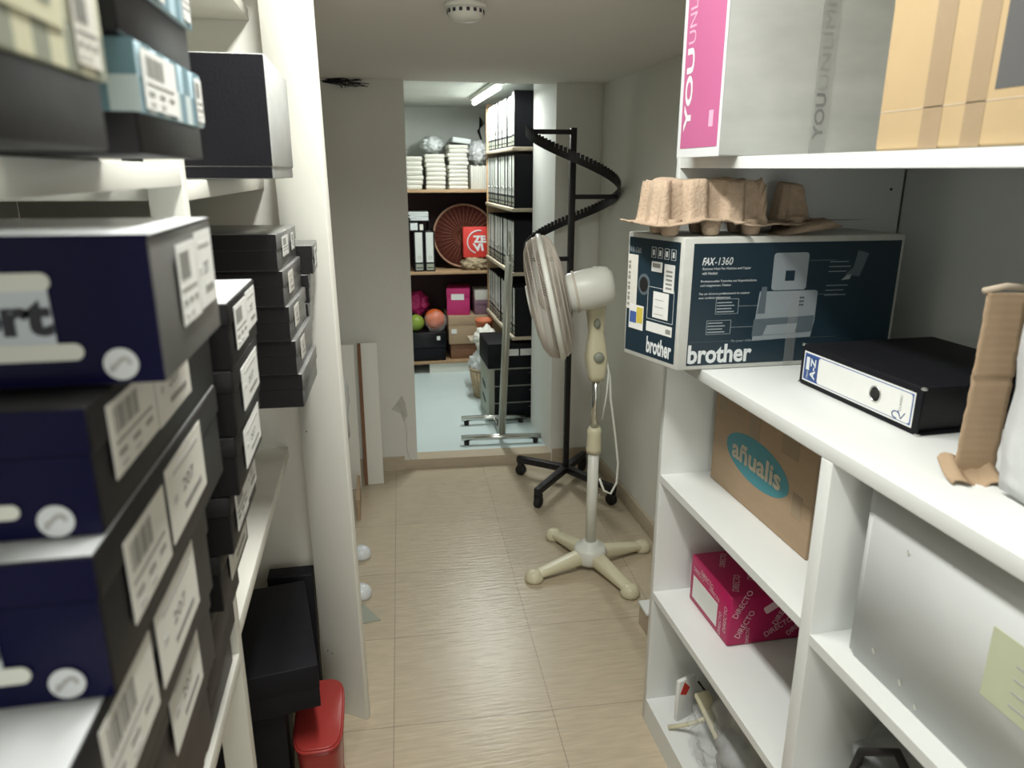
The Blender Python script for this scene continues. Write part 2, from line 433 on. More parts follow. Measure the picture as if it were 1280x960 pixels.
t0 = thing('cardboard_box', 'large light brown cardboard box taped shut on the top shelf, nearest the camera', 'box', (.712, .30, 1.5305))
b = MB(); b.box(0, .44, 0, .66, 0, .44, 'carton_light', bev=.004); b.build('carton_body', t0)
b = MB(); F = FR((0, .66, 0), (0, -1, 0), (0, 0, 1))
b.plate(F, .085, 0, .034, .43, 'tape', .0005); b.plate(F, .155, .0, .03, .18, 'tape', .0005)
b.build('packing_tape', t0)
b = MB(); b.plate(F, .195, .062, .2, .30, 'dark_patch', .0006); b.plate(F, 0.003, .05, .45, .0015, 'carton_edge', .0005)
b.build('printed_patch', t0)

# ------------------------------------------------------------------ fax machine box + pulp tray
t0 = thing('fax_box', 'dark blue printed fax machine box lying on the worktop under the egg tray', 'box', (.64, 1.417, 1.0875))
pts = [(0, 0), (.518, 0), (.505, .183), (-.055, .183)]
HB = .285
b = MB(); b.prism(pts, 0, HB, 'fax_border', bev=.003); b.build('carton_body', t0)
Ff = FR((0, 0, 0), (1, 0, 0), (0, 0, 1))
b = MB(); b.plate(Ff, .022, .010, .488, .262, 'fax_navy', .0006)
b.build('printed_panel', t0)
W = 'print_white'
b = MB(); b.text(Ff, 'brother', .024, .014, .150, .042, W, lift=.0012, bold=.0016); b.text(Ff, 'At your side.', .122, .058, .050, .007, 'print_soft', lift=.0012); b.build('logo', t0)
b = MB()
b.text(Ff, 'FAX', .042, .227, .026, .016, W, lift=.0012, shear=.2, bold=.0012)
b.text(Ff, '-1360', .070, .227, .040, .016, W, lift=.0012, shear=.15)
b.build('model_number', t0); b = MB()
for i, s_ in enumerate(['Business Inkjet Fax Machine and Copier', 'with Handset', None, 'Professionelles Tintenfax mit Kopierfunktion', 'und integriertem Telefon', None, 'Fax jet d\'encre professionnel et copieur', 'avec combiné téléphonique']):
    if s_: b.text(Ff, s_, .044-i*.0006, .216-i*.0088, .0029*len(s_), .0062, 'print_white', lift=.0012)
b.build('lettering', t0)
b = MB()   # printed picture of the fax machine
b.plate(Ff, .206, .170, .082, .080, 'fax_grey', .0004, lift=.001, r=.007)
b.plate(Ff, .236, .190, .022, .022, 'fax_navy', .0004, lift=.0014)
b.quad(Ff, [(.172, .060), (.312, .064), (.318, .100), (.318, .165), (.312, .168), (.180, .168), (.176, .120)], 'fax_grey', .0004, lift=.001)
b.quad(Ff, [(.178, .120), (.196, .120), (.196, .178), (.184, .178)], 'fax_grey_dark', .0004, lift=.0014)
b.quad(Ff, [(.170, .070), (.315, .076), (.316, .112), (.172, .108)], 'fax_grey_dark', .0004, lift=.0014)
b.quad(Ff, [(.196, .072), (.272, .074), (.276, .096), (.204, .094)], 'fax_grey', .0004, lift=.0018)
for k in range(6): b.plate(Ff, .276+.006*(k % 2), .135+.008*(k//2), .004, .003, 'fax_navy', .0003, lift=.0018)
b.quad(Ff, [(.380, .200), (.415, .195), (.432, .245), (.405, .252), (.398, .215)], 'fax_grey_dark', .0004, lift=.001)
b.quad(Ff, [(.372, .188), (.392, .190), (.396, .202), (.386, .200)], 'print_soft', .0004, lift=.001)
b.build('printed_picture', t0)
b = MB()
def outline(b, F, u, v, w_, h_, m, t=.0008, lift=.0012):
    b.plate(F, u, v, w_, t, m, .0003, lift=lift); b.plate(F, u, v+h_, w_, t, m, .0003, lift=lift)
    b.plate(F, u, v, t, h_, m, .0003, lift=lift); b.plate(F, u+w_, v, t, h_, m, .0003, lift=lift)
outline(b, Ff, .080, .122, .052, .032, 'print_soft'); outline(b, Ff, .062, .078, .056, .030, 'print_soft')
for (u_, v_) in ((.083, .126), (.065, .082)):
    for k in range(4): b.plate(Ff, u_, v_+k*.0066, .040-.006*(k % 2), .0022, 'print_soft', .0003, lift=.0012)
for k in range(6): b.plate(Ff, .335+.001*k, .155+k*.0105+(.02 if k > 2 else 0), .052-.008*(k % 2), .0018, 'fax_grey', .0003, lift=.0012)
b.plate(Ff, .132, .138, .062, .0006, 'print_soft', .0003, lift=.0012); b.plate(Ff, .118, .092, .062, .0006, 'print_soft', .0003, lift=.0012)
b.plate(Ff, .292, .232, .06, .0006, 'fax_grey', .0003, lift=.0012); b.plate(Ff, .318, .158, .05, .0006, 'fax_grey', .0003, lift=.0012)
b.plate(Ff, .026, .062, .35, .0006, 'fax_grey_dark', .0003, lift=.0012)
b.build('caption_lines', t0)
b = MB(); b.plate(Ff, .252, .0, .024, .165, 'tape_faint', .0003, lift=.0022); b.build('packing_tape', t0)
lu = Vector((.055, -.183, 0)); LL = lu.length
Fl = FR((-.055, .183, 0), lu, (0, 0, 1))
b = MB(); b.plate(Fl, .006, .012, LL-.016, .262, 'fax_navy', .0006); b.build('printed_panel', t0)
b = MB(); b.text(Fl, 'brother', .086, .020, .086, .038, W, lift=.0012, bold=.0014)
b.build('logo', t0)
b = MB()
b.text(Fl, 'FAX-1360', .006, .240, .045, .012, 'print_soft', lift=.0012)
b.build('lettering', t0); b = MB()
for k in range(4): outline(b, Fl, .088+.022*k, .235, .014, .022, W)
for k in range(4): b.plate(Fl, .092+.022*k, .240, .006, .012, W, .0003, lift=.0012)
b.build('handling_symbols', t0); b = MB(); outline(b, Fl, .082, .098, .088, .072, W); b.build('printed_frame', t0)
b = MB()
b.plate(Fl, .005, .110, .036, .125, 'sticker', .0005, lift=.001); b.plate(Fl, .090, .205, .036, .022, 'sticker_bright', .0005, lift=.001)
b.plate(Fl, .134, .165, .034, .060, 'sticker_bright', .0005, lift=.001)
b.plate(Fl, .102, .104, .052, .058, 'sticker_bright', .0005, lift=.0014); b.plate(Fl, .082, .070, .088, .022, 'sticker_bright', .0005, lift=.001)
for k in range(9): b.plate(Fl, .008, .118+k*.012, .008, .006+.003*(k % 2), 'ink_grey', .0003, lift=.0016)
for k in range(5): b.plate(Fl, .141, .172+k*.009, .020, .004, 'ink_grey', .0003, lift=.0016)
for k in range(3): b.plate(Fl, .108, .112+k*.016, .030, .0018, 'ink_light', .0003, lift=.002)
b.plate(Fl, .150, .075, .016, .010, 'ink_grey', .0003, lift=.0016); b.plate(Fl, .094, .214, .026, .009, 'ink_grey', .0003, lift=.0016)
b.build('label_sticker', t0)
b = MB(); Q = Fl @ RZ(math.radians(-8))
b.plate(Fl, .018, .066, .052, .056, 'sticker_bright', .0005, lift=.0016); b.plate(Fl, .046, .082, .022, .036, 'yellow', .0003, lift=.0022); b.plate(Fl, .021, .080, .024, .026, 'royal', .0003, lift=.0022)
b.build('courier_sticker', t0)
b = MB(); b.ellipse(Fl, .066, .172, .021, .024, 'fax_grey_dark', .0005, lift=.001); b.ellipse(Fl, .066, .172, .015, .017, 'rubber', .0005, lift=.0014); b.build('hand_hole', t0)

# moulded pulp tray
def tray(name, label, loc, L_, D_, Hh, seed, rz):
    t1 = thing(name, label, 'egg tray', loc, rz)
    from mathutils import noise
    def sm(x): x = max(0, min(1, x)); return x*x*(3-2*x)
    def fn(u_, v_):
        x = u_*L_; y = v_*D_
        scal = .008*max(-1, min(1, 2.2*math.sin(x*78+seed)))
        dx = min(x-.040-.006*max(-1, min(1, 2*math.sin(y*80))), L_-.02-x); dy = min(y-.022-scal, D_-.012-y)
        k = sm(min(dx, dy)/.013)
        pocket = .5+.5*math.sin(x*48+seed)*math.sin(y*48+1)
        z = .003*noise.noise(Vector((x*40, y*40, seed)))+k*(Hh*(.88+.12*pocket)) - .006*(1-k)*math.sin(x*30)
        ex = .008*noise.noise(Vector((x*22, v_*3, 4+seed)))
        return (x+(ex if u_ in (0, 1) else 0), y+(ex if v_ in (0, 1) else 0), .026+z)
    MB().surf(fn, 90, 44, 'pulp', thick=.004).build('tray_shell', t1)
    n = 0
    for cx in (.075, .165, .255, .335):
        for cy in (.035, .105):
            if cx < L_-.03 and cy < D_-.02:
                MB().lathe([(.013, 0), (.018, .004), (.024, .034), (.0225, .0345), (.015, .006)], 'pulp', T(cx, cy, 0), seg=12).build('foot_cup', t1)
    return t1
tray('egg_tray', 'beige moulded pulp egg tray resting on top of the fax machine box', (.545, 1.425, 1.3735), .30, .15, .088, 1.0, math.radians(-3))
tray('egg_tray', 'shaded moulded pulp tray half hidden behind the front egg tray on the fax box', (.860, 1.46, 1.3740), .12, .12, .082, 2.2, 0)

# ------------------------------------------------------------------ binder on the worktop
def binder(t1, H=.32, W_=.08, D_=.285, lying=True):
    pass
ang = math.atan2(.010, -.323)
t0 = thing('lever_arch_binder', 'black lever arch binder with a blue A-Z label lying on the worktop', 'binder', (.862, .962, 1.0875), math.radians(1.5))
# local: spine plane x=0 facing -x, runs +y .325, height z .082, depth x .305
b = MB(); b.box(0, .305, 0, .325, 0, .003, 'black_card', bev=.001); b.build('cover', t0)
b = MB(); b.box(0, .305, 0, .325, .079, .082, 'black_card', bev=.001); b.build('cover', t0)
b = MB(); b.box(-.001, .003, 0, .325, .001, .081, 'black_card', bev=.001); b.build('spine', t0)
b = MB(); b.box(.006, .29, .012, .313, .004, .078, 'black_gloss'); b.build('page_block', t0)
F = FR((-.0012, .325, 0), (0, -1, 0), (0, 0, 1))
b = MB()
b.plate(F, .010, .010, .302, .060, 'sticker_bright', .0005)
b.plate(F, .013, .013, .296, .054, 'royal', .0003, lift=.0005)
b.plate(F, .015, .015, .052, .050, 'blue_ink', .0003, lift=.0008)
b.plate(F, .058, .0145, .249, .051, 'sticker_bright', .0003, lift=.0011, r=.006)
b.text(F, 'A-Z', .050, .018, .042, .016, 'print_white', rot=PI/2, lift=.0014, bold=.0007)
b.plate(F, .020, .034, .010, .026, 'print_white', .0003, lift=.0012); b.text(F, 'Classic', .028, .016, .016, .006, 'print_white', rot=PI/2, lift=.0014)
b.text(F, 'CLASSIC', .286, .030, .028, .005, 'ink', rot=PI/2, lift=.0016)
b.tube([F @ Vector((.276+.009*math.cos(a), .022+.006*math.sin(a), .0018)) for a in [k*.5 for k in range(11)]], .0009, 'blue_ink', 5)
b.tube([F @ Vector((.296-.004*k, .018+.006*abs(2-k), .0018)) for k in range(5)], .0008, 'blue_ink', 5)
b.build('spine_label', t0)
b = MB(); M = F @ T(.222, .042, 0)
b.lathe([(.0125, .001), (.0145, .001), (.0145, .0028), (.0125, .0028), (.0125, .001)], 'chrome', M, seg=24); b.lathe([(0, .0016), (.0125, .0016), (.0125, .002), (0, .002)], 'rubber', M)
b.build('finger_ring', t0)
b = MB()
for (x, y) in ((.001, .001), (.001, .324), ): b.box(x-.003, x+.004, y-.004, y+.004, -.0003, .004, 'chrome', bev=.001); b.box(x-.003, x+.004, y-.004, y+.004, .078, .083, 'chrome', bev=.001)
b.build('corner_guard', t0)

# ------------------------------------------------------------------ torn cardboard and white package at the right edge
from mathutils import noise as NZ
def strip(u_, v_):
    z = v_*.262
    lean = .035*v_
    w0 = .052+.004*(1-v_)
    x = -w0*.5+u_*w0+.0018*NZ.noise(Vector((u_*2, v_*16, 1)))
    y = .003*math.sin(u_*PI)+.006*abs(v_-.55)+(.0025 if abs(v_-.55) < .02 else 0)+.0002*math.sin(v_*150)
    return (x, y, z)
t0 = thing('torn_cardboard', 'torn upright strip of brown cardboard beside the white plastic parcel on the worktop', 'cardboard', (.820, .800, 1.0875), math.radians(-14))
MB().surf(strip, 8, 90, 'carton', thick=.003).build('cardboard_strip', t0)
MB().surf(lambda u_, v_: (-.045+u_*.075, -.030+v_*.045+.004*math.sin(u_*20), .004+.022*v_*v_+.006*math.sin(u_*9)), 14, 8, 'carton', thick=.003).build('torn_flap', t0)
MB().tube([(-.030, .004, .264), (.0, .008, .270), (.030, .006, .268)], .0045, 'carton_edge', 8).build('rolled_edge', t0)
t0 = thing('plastic_parcel', 'white plastic wrapped parcel with a barcode label at the right end of the worktop', 'parcel', (.797, .610, 1.0875), math.radians(-1))
b = MB()
def pillow(u_, v_):
    a = u_*2*PI; 
    return (0, 0, 0)
t = bmesh.new(); bmesh.ops.create_cube(t, size=1); bmesh.ops.subdivide_edges(t, edges=t.edges[:], cuts=14, use_grid_fill=True)
for v in t.verts:
    p = v.co.copy(); q = Vector((p.x*2, p.y*2, p.z*2)); 
    n_ = 1-.045*(abs(q.x)**3+abs(q.y)**3+abs(q.z)**3)/3*1.6
    d = 1+.05*NZ.noise(Vector((p.x*5, p.y*5, p.z*5)))
    v.co = Vector((p.x*.25*n_*d+.125, p.y*.30*n_*d, max(0, p.z*.285*n_*d+.1425-.003)))
b._merge(t, 'film_white', smooth=True); b.build('wrapping', t0)
F = FR((.012, .15, 0), (0, -1, 0), (0, 0, 1))
b = MB(); b.plate(F, .06, .12, .10, .11, 'sticker_bright', .001, lift=.0018)
for k in range(14): b.plate(F, .066+.005*k, .18, .0024+.001*(k % 3), .035, 'ink', .0004, lift=.003)
b.plate(F, .066, .168, .05, .003, 'ink_grey', .0004, lift=.003); b.plate(F, .066, .158, .07, .003, 'ink_grey', .0004, lift=.003); b.plate(F, .066, .145, .04, .003, 'ink_grey', .0004, lift=.003)
b.build('barcode_label', t0)

# ------------------------------------------------------------------ boxes inside the right unit
t0 = thing('cardboard_box', 'brown cardboard box with a teal oval logo on the shelf under the worktop', 'box', (.818, 1.145, .7605))
b = MB(); b.box(0, .40, 0, .42, 0, .243, 'carton', bev=.003); b.build('carton_body', t0)
F = FR((0, .42, 0), (0, -1, 0), (0, 0, 1))
b = MB(); b.ellipse(F, .205, .120, .135, .052, 'teal', .0006, rot=-.03)
b.text(F, 'añualis', .10, .098, .21, .048, 'tan_print', lift=.0014, bold=.0016)
b.build('oval_logo', t0)
for q in ((.165, .168, .045, .074), (.02, .19, .035, .035), (.30, .185, .06, .05), (.355, .07, .035, .05)):
    b = MB(); b.plate(F, *q, 'tape', .0005); b.build('packing_tape', t0)

t0 = thing('magenta_box', 'magenta printed storage box with white lettering on the middle shelf', 'box', (.782, 1.345, .4205))
b = MB(); b.box(0, .215, 0, .212, 0, .132, 'magenta', bev=.006); b.build('box_body', t0)
F = FR((0, .212, 0), (0, -1, 0), (0, 0, 1)); F2 = FR((0, 0, 0), (1, 0, 0), (0, 0, 1)); F3 = FR((0, 0, .132), (1, 0, 0), (0, 1, 0))
b = MB(); b.plate(F, .02, .018, .135, .062, 'sticker_bright', .0005, lift=.0003); b.build('blank_label', t0)
for (FF, u_, v_, s_, r) in ((F2, .10, .015, .9, 30), (F2, .02, .075, .9, 62), (F2, .16, .012, .8, 40), (F2, .055, .004, .5, 90), (F, .178, .01, .7, 90), (F, .202, .03, .8, 90), (F, .02, .095, .7, 0), (F, .11, .092, .6, -6), (F2, .03, .02, .9, 62), (F2, .125, .045, .9, 62), (F, .06, .105, .8, -4), (F, .006, .05, .6, 90), (F3, .03, .02, .9, 60), (F3, .09, .06, .9, 60), (F3, .15, .02, .9, 60), (F3, .05, .13, .8, 60), (F3, .14, .12, .8, 60)):
    b = MB(); b.text(FF, 'DIRECTO', u_, v_, .085*s_, .017*s_, 'magenta_print', rot=math.radians(r), lift=.0012); b.build('lettering', t0)
for (u_, v_, r) in ((.095, .078, 30), (.155, .062, 30)):
    M = F2 @ T(u_, v_, 0) @ RZ(math.radians(r)); b = MB(); b.plate(M, 0, 0, .038, .020, 'magenta_print', .0004, lift=.001, r=.005); b.build('printed_badge', t0)

t0 = thing('flat_white_box', 'large white plastic wrapped box standing in the right bay under the worktop', 'box', (.735, .30, .7485))
b = MB()
t = bmesh.new(); bmesh.ops.create_cube(t, size=1); bmesh.ops.bevel(t, geom=t.edges[:], offset=.02, segments=3, affect='EDGES')
for v in t.verts: v.co = Vector((v.co.x*.12+.06, (v.co.y+.5)*.59, (v.co.z+.5)*.302))
b._merge(t, 'wrapped_white', smooth=True); b.build('box_body', t0)
F = FR((0, .59, 0), (0, -1, 0), (0, 0, 1))
b = MB(); b.plate(F, .245, .115, .12, .10, 'note_green', .0005, lift=.0003)
for k in range(4): b.plate(F, .285, .13+.018*k, .05, .003, 'ink_light', .0003, lift=.001)
b.build('paper_note', t0)
b = MB()
for (u_, v_, s_) in ((.09, .235, .006), (.055, .045, .006), (.115, .035, .007), (.15, .02, .006), (.17, .255, .002)):
    b.quad(F, [(u_, v_), (u_+s_*.8, v_-s_), (u_+s_*.2, v_-s_*1.6), (u_-s_*.3, v_-s_*.3)], 'scuff', .0004, lift=.0003)
b.build('scuff_marks', t0)
t0 = thing('patterned_bag', 'crumpled black and grey patterned bag under the white wrapped box', 'bag', (.86, .770, .4005), 0)
b = MB(); b.blob((0, 0, .12), .15, 'patterned', seed=3, amp=.12, sc=(.9, 1.0, .80)); b.build('bag_body', t0)
b = MB(); b.tube([(-.10, .10, .10), (-.12, .06, .20), (-.11, 0, .252), (-.12, -.08, .22), (-.11, -.12, .12)], .007, 'rubber', 8); b.build('handle', t0)

# bag of odds on the lowest left bay shelf
t0 = thing('plastic_bag', 'crumpled clear and grey plastic bag on the lowest shelf of the right unit', 'bag', (.885, 1.25, .0755))
b = MB()
b.blob((0, .0, .115), .135, 'film_grey', seed=5, amp=.20, freq=2.4, sc=(1.0, 1.25, .84)); b.blob((-.08, .10, .07), .075, 'film', seed=8, amp=.3, sc=(1, 1.4, .8)); b.build('bag_film', t0)
b = MB(); b.blob((.07, -.05, .10), .105, 'black_gloss', seed=2, amp=.15, sc=(.8, 1.2, .9)); b.build('dark_bundle', t0)
t0 = thing('cream_plastic_part', 'flat cream plastic part leaning on the plastic bag on the lowest shelf', 'plastic part', (.775, 1.42, .0755), math.radians(8))
b = MB(); M = T(0, 0, .012) @ RX(math.radians(-40)); 
b.box(-.022, .022, -.10, .07, .0, .016, 'cream_plastic', T(.02, -.02, .085) @ RX(math.radians(28)), bev=.006); b.build('plastic_bar', t0)
b = MB(); b.tube([(-.05, .07, .006), (-.02, .05, .02), (0, .02, .05), (.015, 0, .075)], .006, 'cream_plastic', 7); b.build('hook', t0)
t0 = thing('paper_packet', 'small white and red paper packet standing behind the cream plastic part', 'packet', (.775, 1.52, .0755), math.radians(20))
b = MB(); b.box(-.030, .030, -.006, .006, 0, .125, 'sticker_bright', RY(0), bev=.002); b.build('packet_body', t0)
b = MB(); b.quad(FR((-.03, -.0062, 0), (1, 0, 0), (0, 0, 1)), [(.006, .085), (.028, .075), (.040, .095), (.020, .118)], 'red_print'); b.build('red_print', t0)
b = MB(); b.tube([(.80, 1.50, .20), (.82, 1.45, .175), (.86, 1.44, .165), (.91, 1.43, .16), (.95, 1.45, .12), (.97, 1.47, .08)], .003, 'rubber', 6)
tag(b.build('cable'), 'thin dark cable drooping over the cream plastic part on the lowest shelf', 'cable')

# ------------------------------------------------------------------ pedestal fan
FX, FY = .795, 2.45
t0 = thing('pedestal_fan', 'cream pedestal fan with a round wire cage and cross shaped base', 'fan', (FX, FY, 0))
for (ex, ey) in ((.535, 2.381), (.886, 2.20), (.704, 2.712), (1.062, 2.534)):
    d = Vector((ex-FX, ey-FY, 0)); L_ = d.length; a = math.atan2(d.y, d.x); M = RZ(a)
    b = MB()
    def leg(u_, v_, L_=L_):
        x = .04+u_*(L_-.055); k = 2*PI*v_
        w0 = .030-.006*u_; h0 = .058*(1-u_)+.022*u_
        cz = .030*(1-u_)+.018+.004
        return (x, w0*math.copysign(abs(math.cos(k))**.6, math.cos(k)), max(.002, cz+h0*.5*math.copysign(abs(math.sin(k))**.6, math.sin(k))))
    b.surf(leg, 10, 20, 'cream_plastic', M)
    b.lathe([(0, .045), (.018, .043), (.030, .034), (.036, .018), (.036, .004), (.030, 0), (0, 0)], 'cream_plastic', M @ T(L_-.02, 0, 0), seg=20)
    b.build('leg', t0)
b = MB(); b.lathe([(0, .02), (.05, .02), (.062, .035), (.064, .078), (.055, .092), (.034, .098), (.030, .112), (0, .112)], 'fan_white', seg=28); b.build('base_hub', t0)
b = MB(); b.lathe([(0, .10), (.0215, .10), (.0205, .50), (0, .50)], 'fan_white', seg=20); b.build('lower_pole', t0)
b = MB(); b.lathe([(0, .485), (.028, .485), (.029, .50), (.026, .555), (.028, .572), (.022, .585), (0, .585)], 'cream_plastic', seg=20); b.build('collar', t0)
b = MB(); b.lathe([(0, .57), (.0155, .57), (.0155, .80), (0, .80)], 'chrome', seg=16); b.build('inner_pole', t0)
b = MB()  # control neck
nk = [(.77, .028, .026), (.79, .031, .030), (.83, .037, .034), (.86, .040, .034), (.90, .034, .030), (.95, .027, .024), (1.0, .030, .024), (1.04, .036, .026), (1.06, .036, .026)]
t = bmesh.new(); R = []
for z, a_, c_ in nk:
    R.append([t.verts.new((a_*math.copysign(abs(math.cos(k))**.6, math.cos(k))-.012*(z-.77)/.3, c_*math.copysign(abs(math.sin(k))**.6, math.sin(k)), z)) for k in [2*PI*i/20 for i in range(20)]])
for a_, c_ in zip(R, R[1:]):
    for k in range(20): t.faces.new((a_[k], a_[(k+1) % 20], c_[(k+1) % 20], c_[k]))
t.faces.new(R[0][::-1]); t.faces.new(R[-1]); bmesh.ops.recalc_face_normals(t, faces=t.faces[:])
b._merge(t, 'cream_plastic', smooth=True); b.build('neck', t0)
b = MB(); b.lathe([(0, 0), (.020, 0), (.019, .008), (0, .010)], 'fan_grey', FR((-.004, -.033, .862), (1, 0, 0), (0, 0, 1)), seg=20); b.build('speed_knob', t0)
b = MB(); b.lathe([(0, 0), (.012, 0), (.011, .010), (0, .012)], 'fan_grey', FR((-.012, -.023, .985), (1, 0, 0), (0, 0, 1)) @ Matrix.Diagonal((1, 1.5, 1, 1)), seg=18); b.build('tilt_knob', t0)
# fan head frame: z axis = blowing direction
ax = Vector((-.955, .20, -.215)).normalized(); C0 = Vector((.605-FX, 2.405-FY, 1.088))
xx = Vector((0, 0, 1)).cross(ax).normalized(); yy = ax.cross(xx)
HM = Matrix(((xx.x, yy.x, ax.x, C0.x), (xx.y, yy.y, ax.y, C0.y), (xx.z, yy.z, ax.z, C0.z), (0, 0, 0, 1)))
RR = .214
fp = [(RR, 0), (RR-.004, .022), (RR-.014, .042), (RR-.045, .058), (.12, .068), (.055, .072)]
rp = [(RR, 0), (RR-.004, -.020), (RR-.016, -.036), (RR-.05, -.048), (.12, -.056), (.055, -.060)]
def grille(prof, name, nw):
    b = MB()
    for k in range(nw):
        a = 2*PI*k/nw
        pts = []
        for j, (r, z) in enumerate(prof):
            aa = a+(.10 if prof[1][1] > 0 else -.12)*j; pts.append((r*math.cos(aa), r*math.sin(aa), z))
        b.tube(pts, .0012, 'fan_wire', 4, HM)
    for (r, z) in prof[1:]:
        b.tube([(r*math.cos(2*PI*k/48), r*math.sin(2*PI*k/48), z) for k in range(48)], .0014, 'fan_wire', 5, HM, closed=True)
    return b.build(name, t0)
grille(fp, 'front_grille', 150); grille(rp, 'rear_grille', 150)
b = MB(); b.lathe([(0, .070), (.058, .070), (.056, .078), (0, .080)], 'fan_white', HM, seg=24); b.build('grille_badge', t0)
b = MB(); b.lathe([(RR-.003, -.010), (RR+.005, -.010), (RR+.006, 0), (RR+.005, .008), (RR-.003, .008), (RR-.003, -.010)], 'fan_white', HM, seg=48); b.build('rim_band', t0)
for k in range(4):
    b = MB()
    def blade(u_, v_, k=k):
        r = .035+.155*u_; a = k*PI/2+(v_-.5)*(1.0+.5*math.sin(u_*PI))+.35*u_; return (r*math.cos(a), r*math.sin(a), .018*(v_-.5)*2+.006)
    b.surf(blade, 8, 8, 'fan_blade', HM, thick=.002); b.build('blade', t0)
b = MB(); b.lathe([(0, -.03), (.04, -.03), (.038, .03), (.02, .042), (0, .045)], 'fan_blade', HM, seg=20); b.build('blade_hub', t0)
b = MB(); b.lathe([(0, -.058), (.054, -.058), (.060, -.072), (.063, -.13), (.062, -.185), (.056, -.207), (.040, -.222), (0, -.224)], 'fan_white', HM @ Matrix.Diagonal((1, 1.12, 1, 1)), seg=28)
b.lathe([(.061, -.085), (.0655, -.085), (.0655, -.093), (.061, -.093)], 'fan_wire', HM @ Matrix.Diagonal((1, 1.12, 1, 1)), seg=28)
b.build('motor_housing', t0)
b = MB(); M = HM @ T(0, .062, -.135); b.lathe([(0, 0), (.004, 0), (.004, .012), (.008, .014), (.008, .020), (0, .021)], 'fan_white', T(-.19+.135+.018, -.06, 1.172), seg=12); b.build('oscillation_knob', t0)
b = MB()
b.tube([(.028, -.01, .86), (.048, -.015, .78), (.052, -.02, .70), (.075, -.02, .56), (.092, -.02, .44), (.090, -.02, .36), (.068, -.02, .315), (.040, -.02, .33), (.022, -.015, .38)], .0045, 'fan_white', 8)
b.tube([(.040, -.02, .80), (.034, -.025, .72), (.022, -.02, .62)], .0035, 'fan_white', 8)
b.build('power_cord', t0)

# ------------------------------------------------------------------ spiral display rack
RX0, RY0 = .906, 3.235
t0 = thing('spiral_display_rack', 'black metal spiral display rack on castors behind the fan', 'display rack', (RX0, RY0, 0))
b = MB(); b.box(-.013, .013, -.013, .013, .07, 1.69, 'black_metal', bev=.001); b.build('pole', t0)
for (ex, ey) in ((.695, 3.40), (.70, 2.985), (1.065, 2.945), (1.050, 3.40)):
    d = Vector((ex-RX0, ey-RY0)); L_ = d.length; M = RZ(math.atan2(d.y, d.x))
    b = MB(); b.prism([(0, -.018), (L_, -.014), (L_, .014), (0, .018)], .068, .100, 'black_metal', M, bev=.002); o = b.build('leg', t0)
    b = MB(); W2 = M @ T(L_-.02, 0, 0)
    b.lathe([(0, -.013), (.026, -.013), (.028, -.008), (.028, .008), (.026, .013), (0, .013)], 'rubber', W2 @ T(0, 0, .028) @ RX(PI/2), seg=20)
    b.box(-.012, .012, -.019, .019, .045, .070, 'rubber', W2, bev=.003)
    b.box(-.010, .010, .014, .018, .02, .06, 'rubber', W2); b.box(-.010, .010, -.018, -.014, .02, .06, 'rubber', W2)
    b.build('castor', o)
def hx(t):   # t 0..1  from the left top (180 deg) via the front to the right and on to the back left
    a = PI+t*2*PI*1.0; r = .212
    return a, r, 1.672-.55*t
b = MB(); n = 72; t = bmesh.new(); R = []
for i in range(n+1):
    a, r, z = hx(i/n); c_, s_ = math.cos(a), math.sin(a)
    R.append([t.verts.new((rr*c_, rr*s_, zz)) for rr, zz in ((r-.003, z-.015), (r+.003, z-.015), (r+.003, z+.013), (r-.003, z+.013))])
for a_, c_ in zip(R, R[1:]):
    for k in range(4): t.faces.new((a_[k], a_[(k+1) % 4], c_[(k+1) % 4], c_[k]))
t.faces.new(R[0][::-1]); t.faces.new(R[-1]); bmesh.ops.recalc_face_normals(t, faces=t.faces[:]); b._merge(t, 'black_metal')
for i in range(74):
    a, r, z = hx((i+.5)/74); b.box(-.004, .004, -.007, .007, 0, .021, 'black_metal', RZ(a) @ T(r, 0, z+.010))
b.build('spiral_band', t0)
for tt in (0, .5, 1.0):
    a, r, z = hx(tt); b = MB(); b.box(0, r, -.009, .009, -.010, .010, 'black_metal', T(0, 0, z) @ RZ(a)); b.build('arm', t0)

# ------------------------------------------------------------------ smoke detector on the low ceiling
t0 = thing('smoke_detector', 'round white smoke detector on the low ceiling', 'smoke detector', (.268, 1.98, LOW))
b = MB(); b.lathe([(0, 0), (.052, 0), (.054, -.006), (.052, -.012), (0, -.012)], 'fan_white', seg=32); b.build('mounting_base', t0)
b = MB(); b.lathe([(0, -.012), (.046, -.012), (.046, -.022), (.040, -.034), (.026, -.040), (0, -.041)], 'fan_white', seg=32)
for k in range(16): b.box(.0455, .0472, -.004, .004, -.024, -.016, 'ink', RZ(2*PI*k/16))
b.build('sensor_cap', t0)

# ------------------------------------------------------------------ left shelving unit
SF = -.245
lu_ = thing('shelving_unit', 'white slatted shelving unit full of shoe boxes along the left wall', 'shelving unit', (-.5, .8, 0))
WM = 'melamine_warm'
def lb(name, *boxes): return pb(lu_, name, *boxes, m=WM, bev=.001)
for y in (1.085, ):
    lb('post', (SF-.045, SF, y, y+.03, 0, 2.44)); lb('post', (-.80, -.755, y, y+.03, 0, 2.44)); lb('post', (-.345, -.325, y+.0, y+.03, 1.51, 2.44))
lb('post', (SF-.045, SF, -.43, -.40, 0, 2.44)); lb('post', (-.80, -.755, -.43, -.40, 0, 2.44))
lb('side_panel', (-.80, -.155, 1.925, 1.943, 0, 1.900))
lb('shelf', (-.80, SF, -.40, 1.085, 1.482, 1.511)); lb('shelf', (-.80, SF, 1.115, 1.925, 1.462, 1.489))
lb('shelf', (-.80, SF, -.40, 1.085, .712, .740)); lb('shelf', (-.80, SF, 1.115, 1.925, .754, .782))
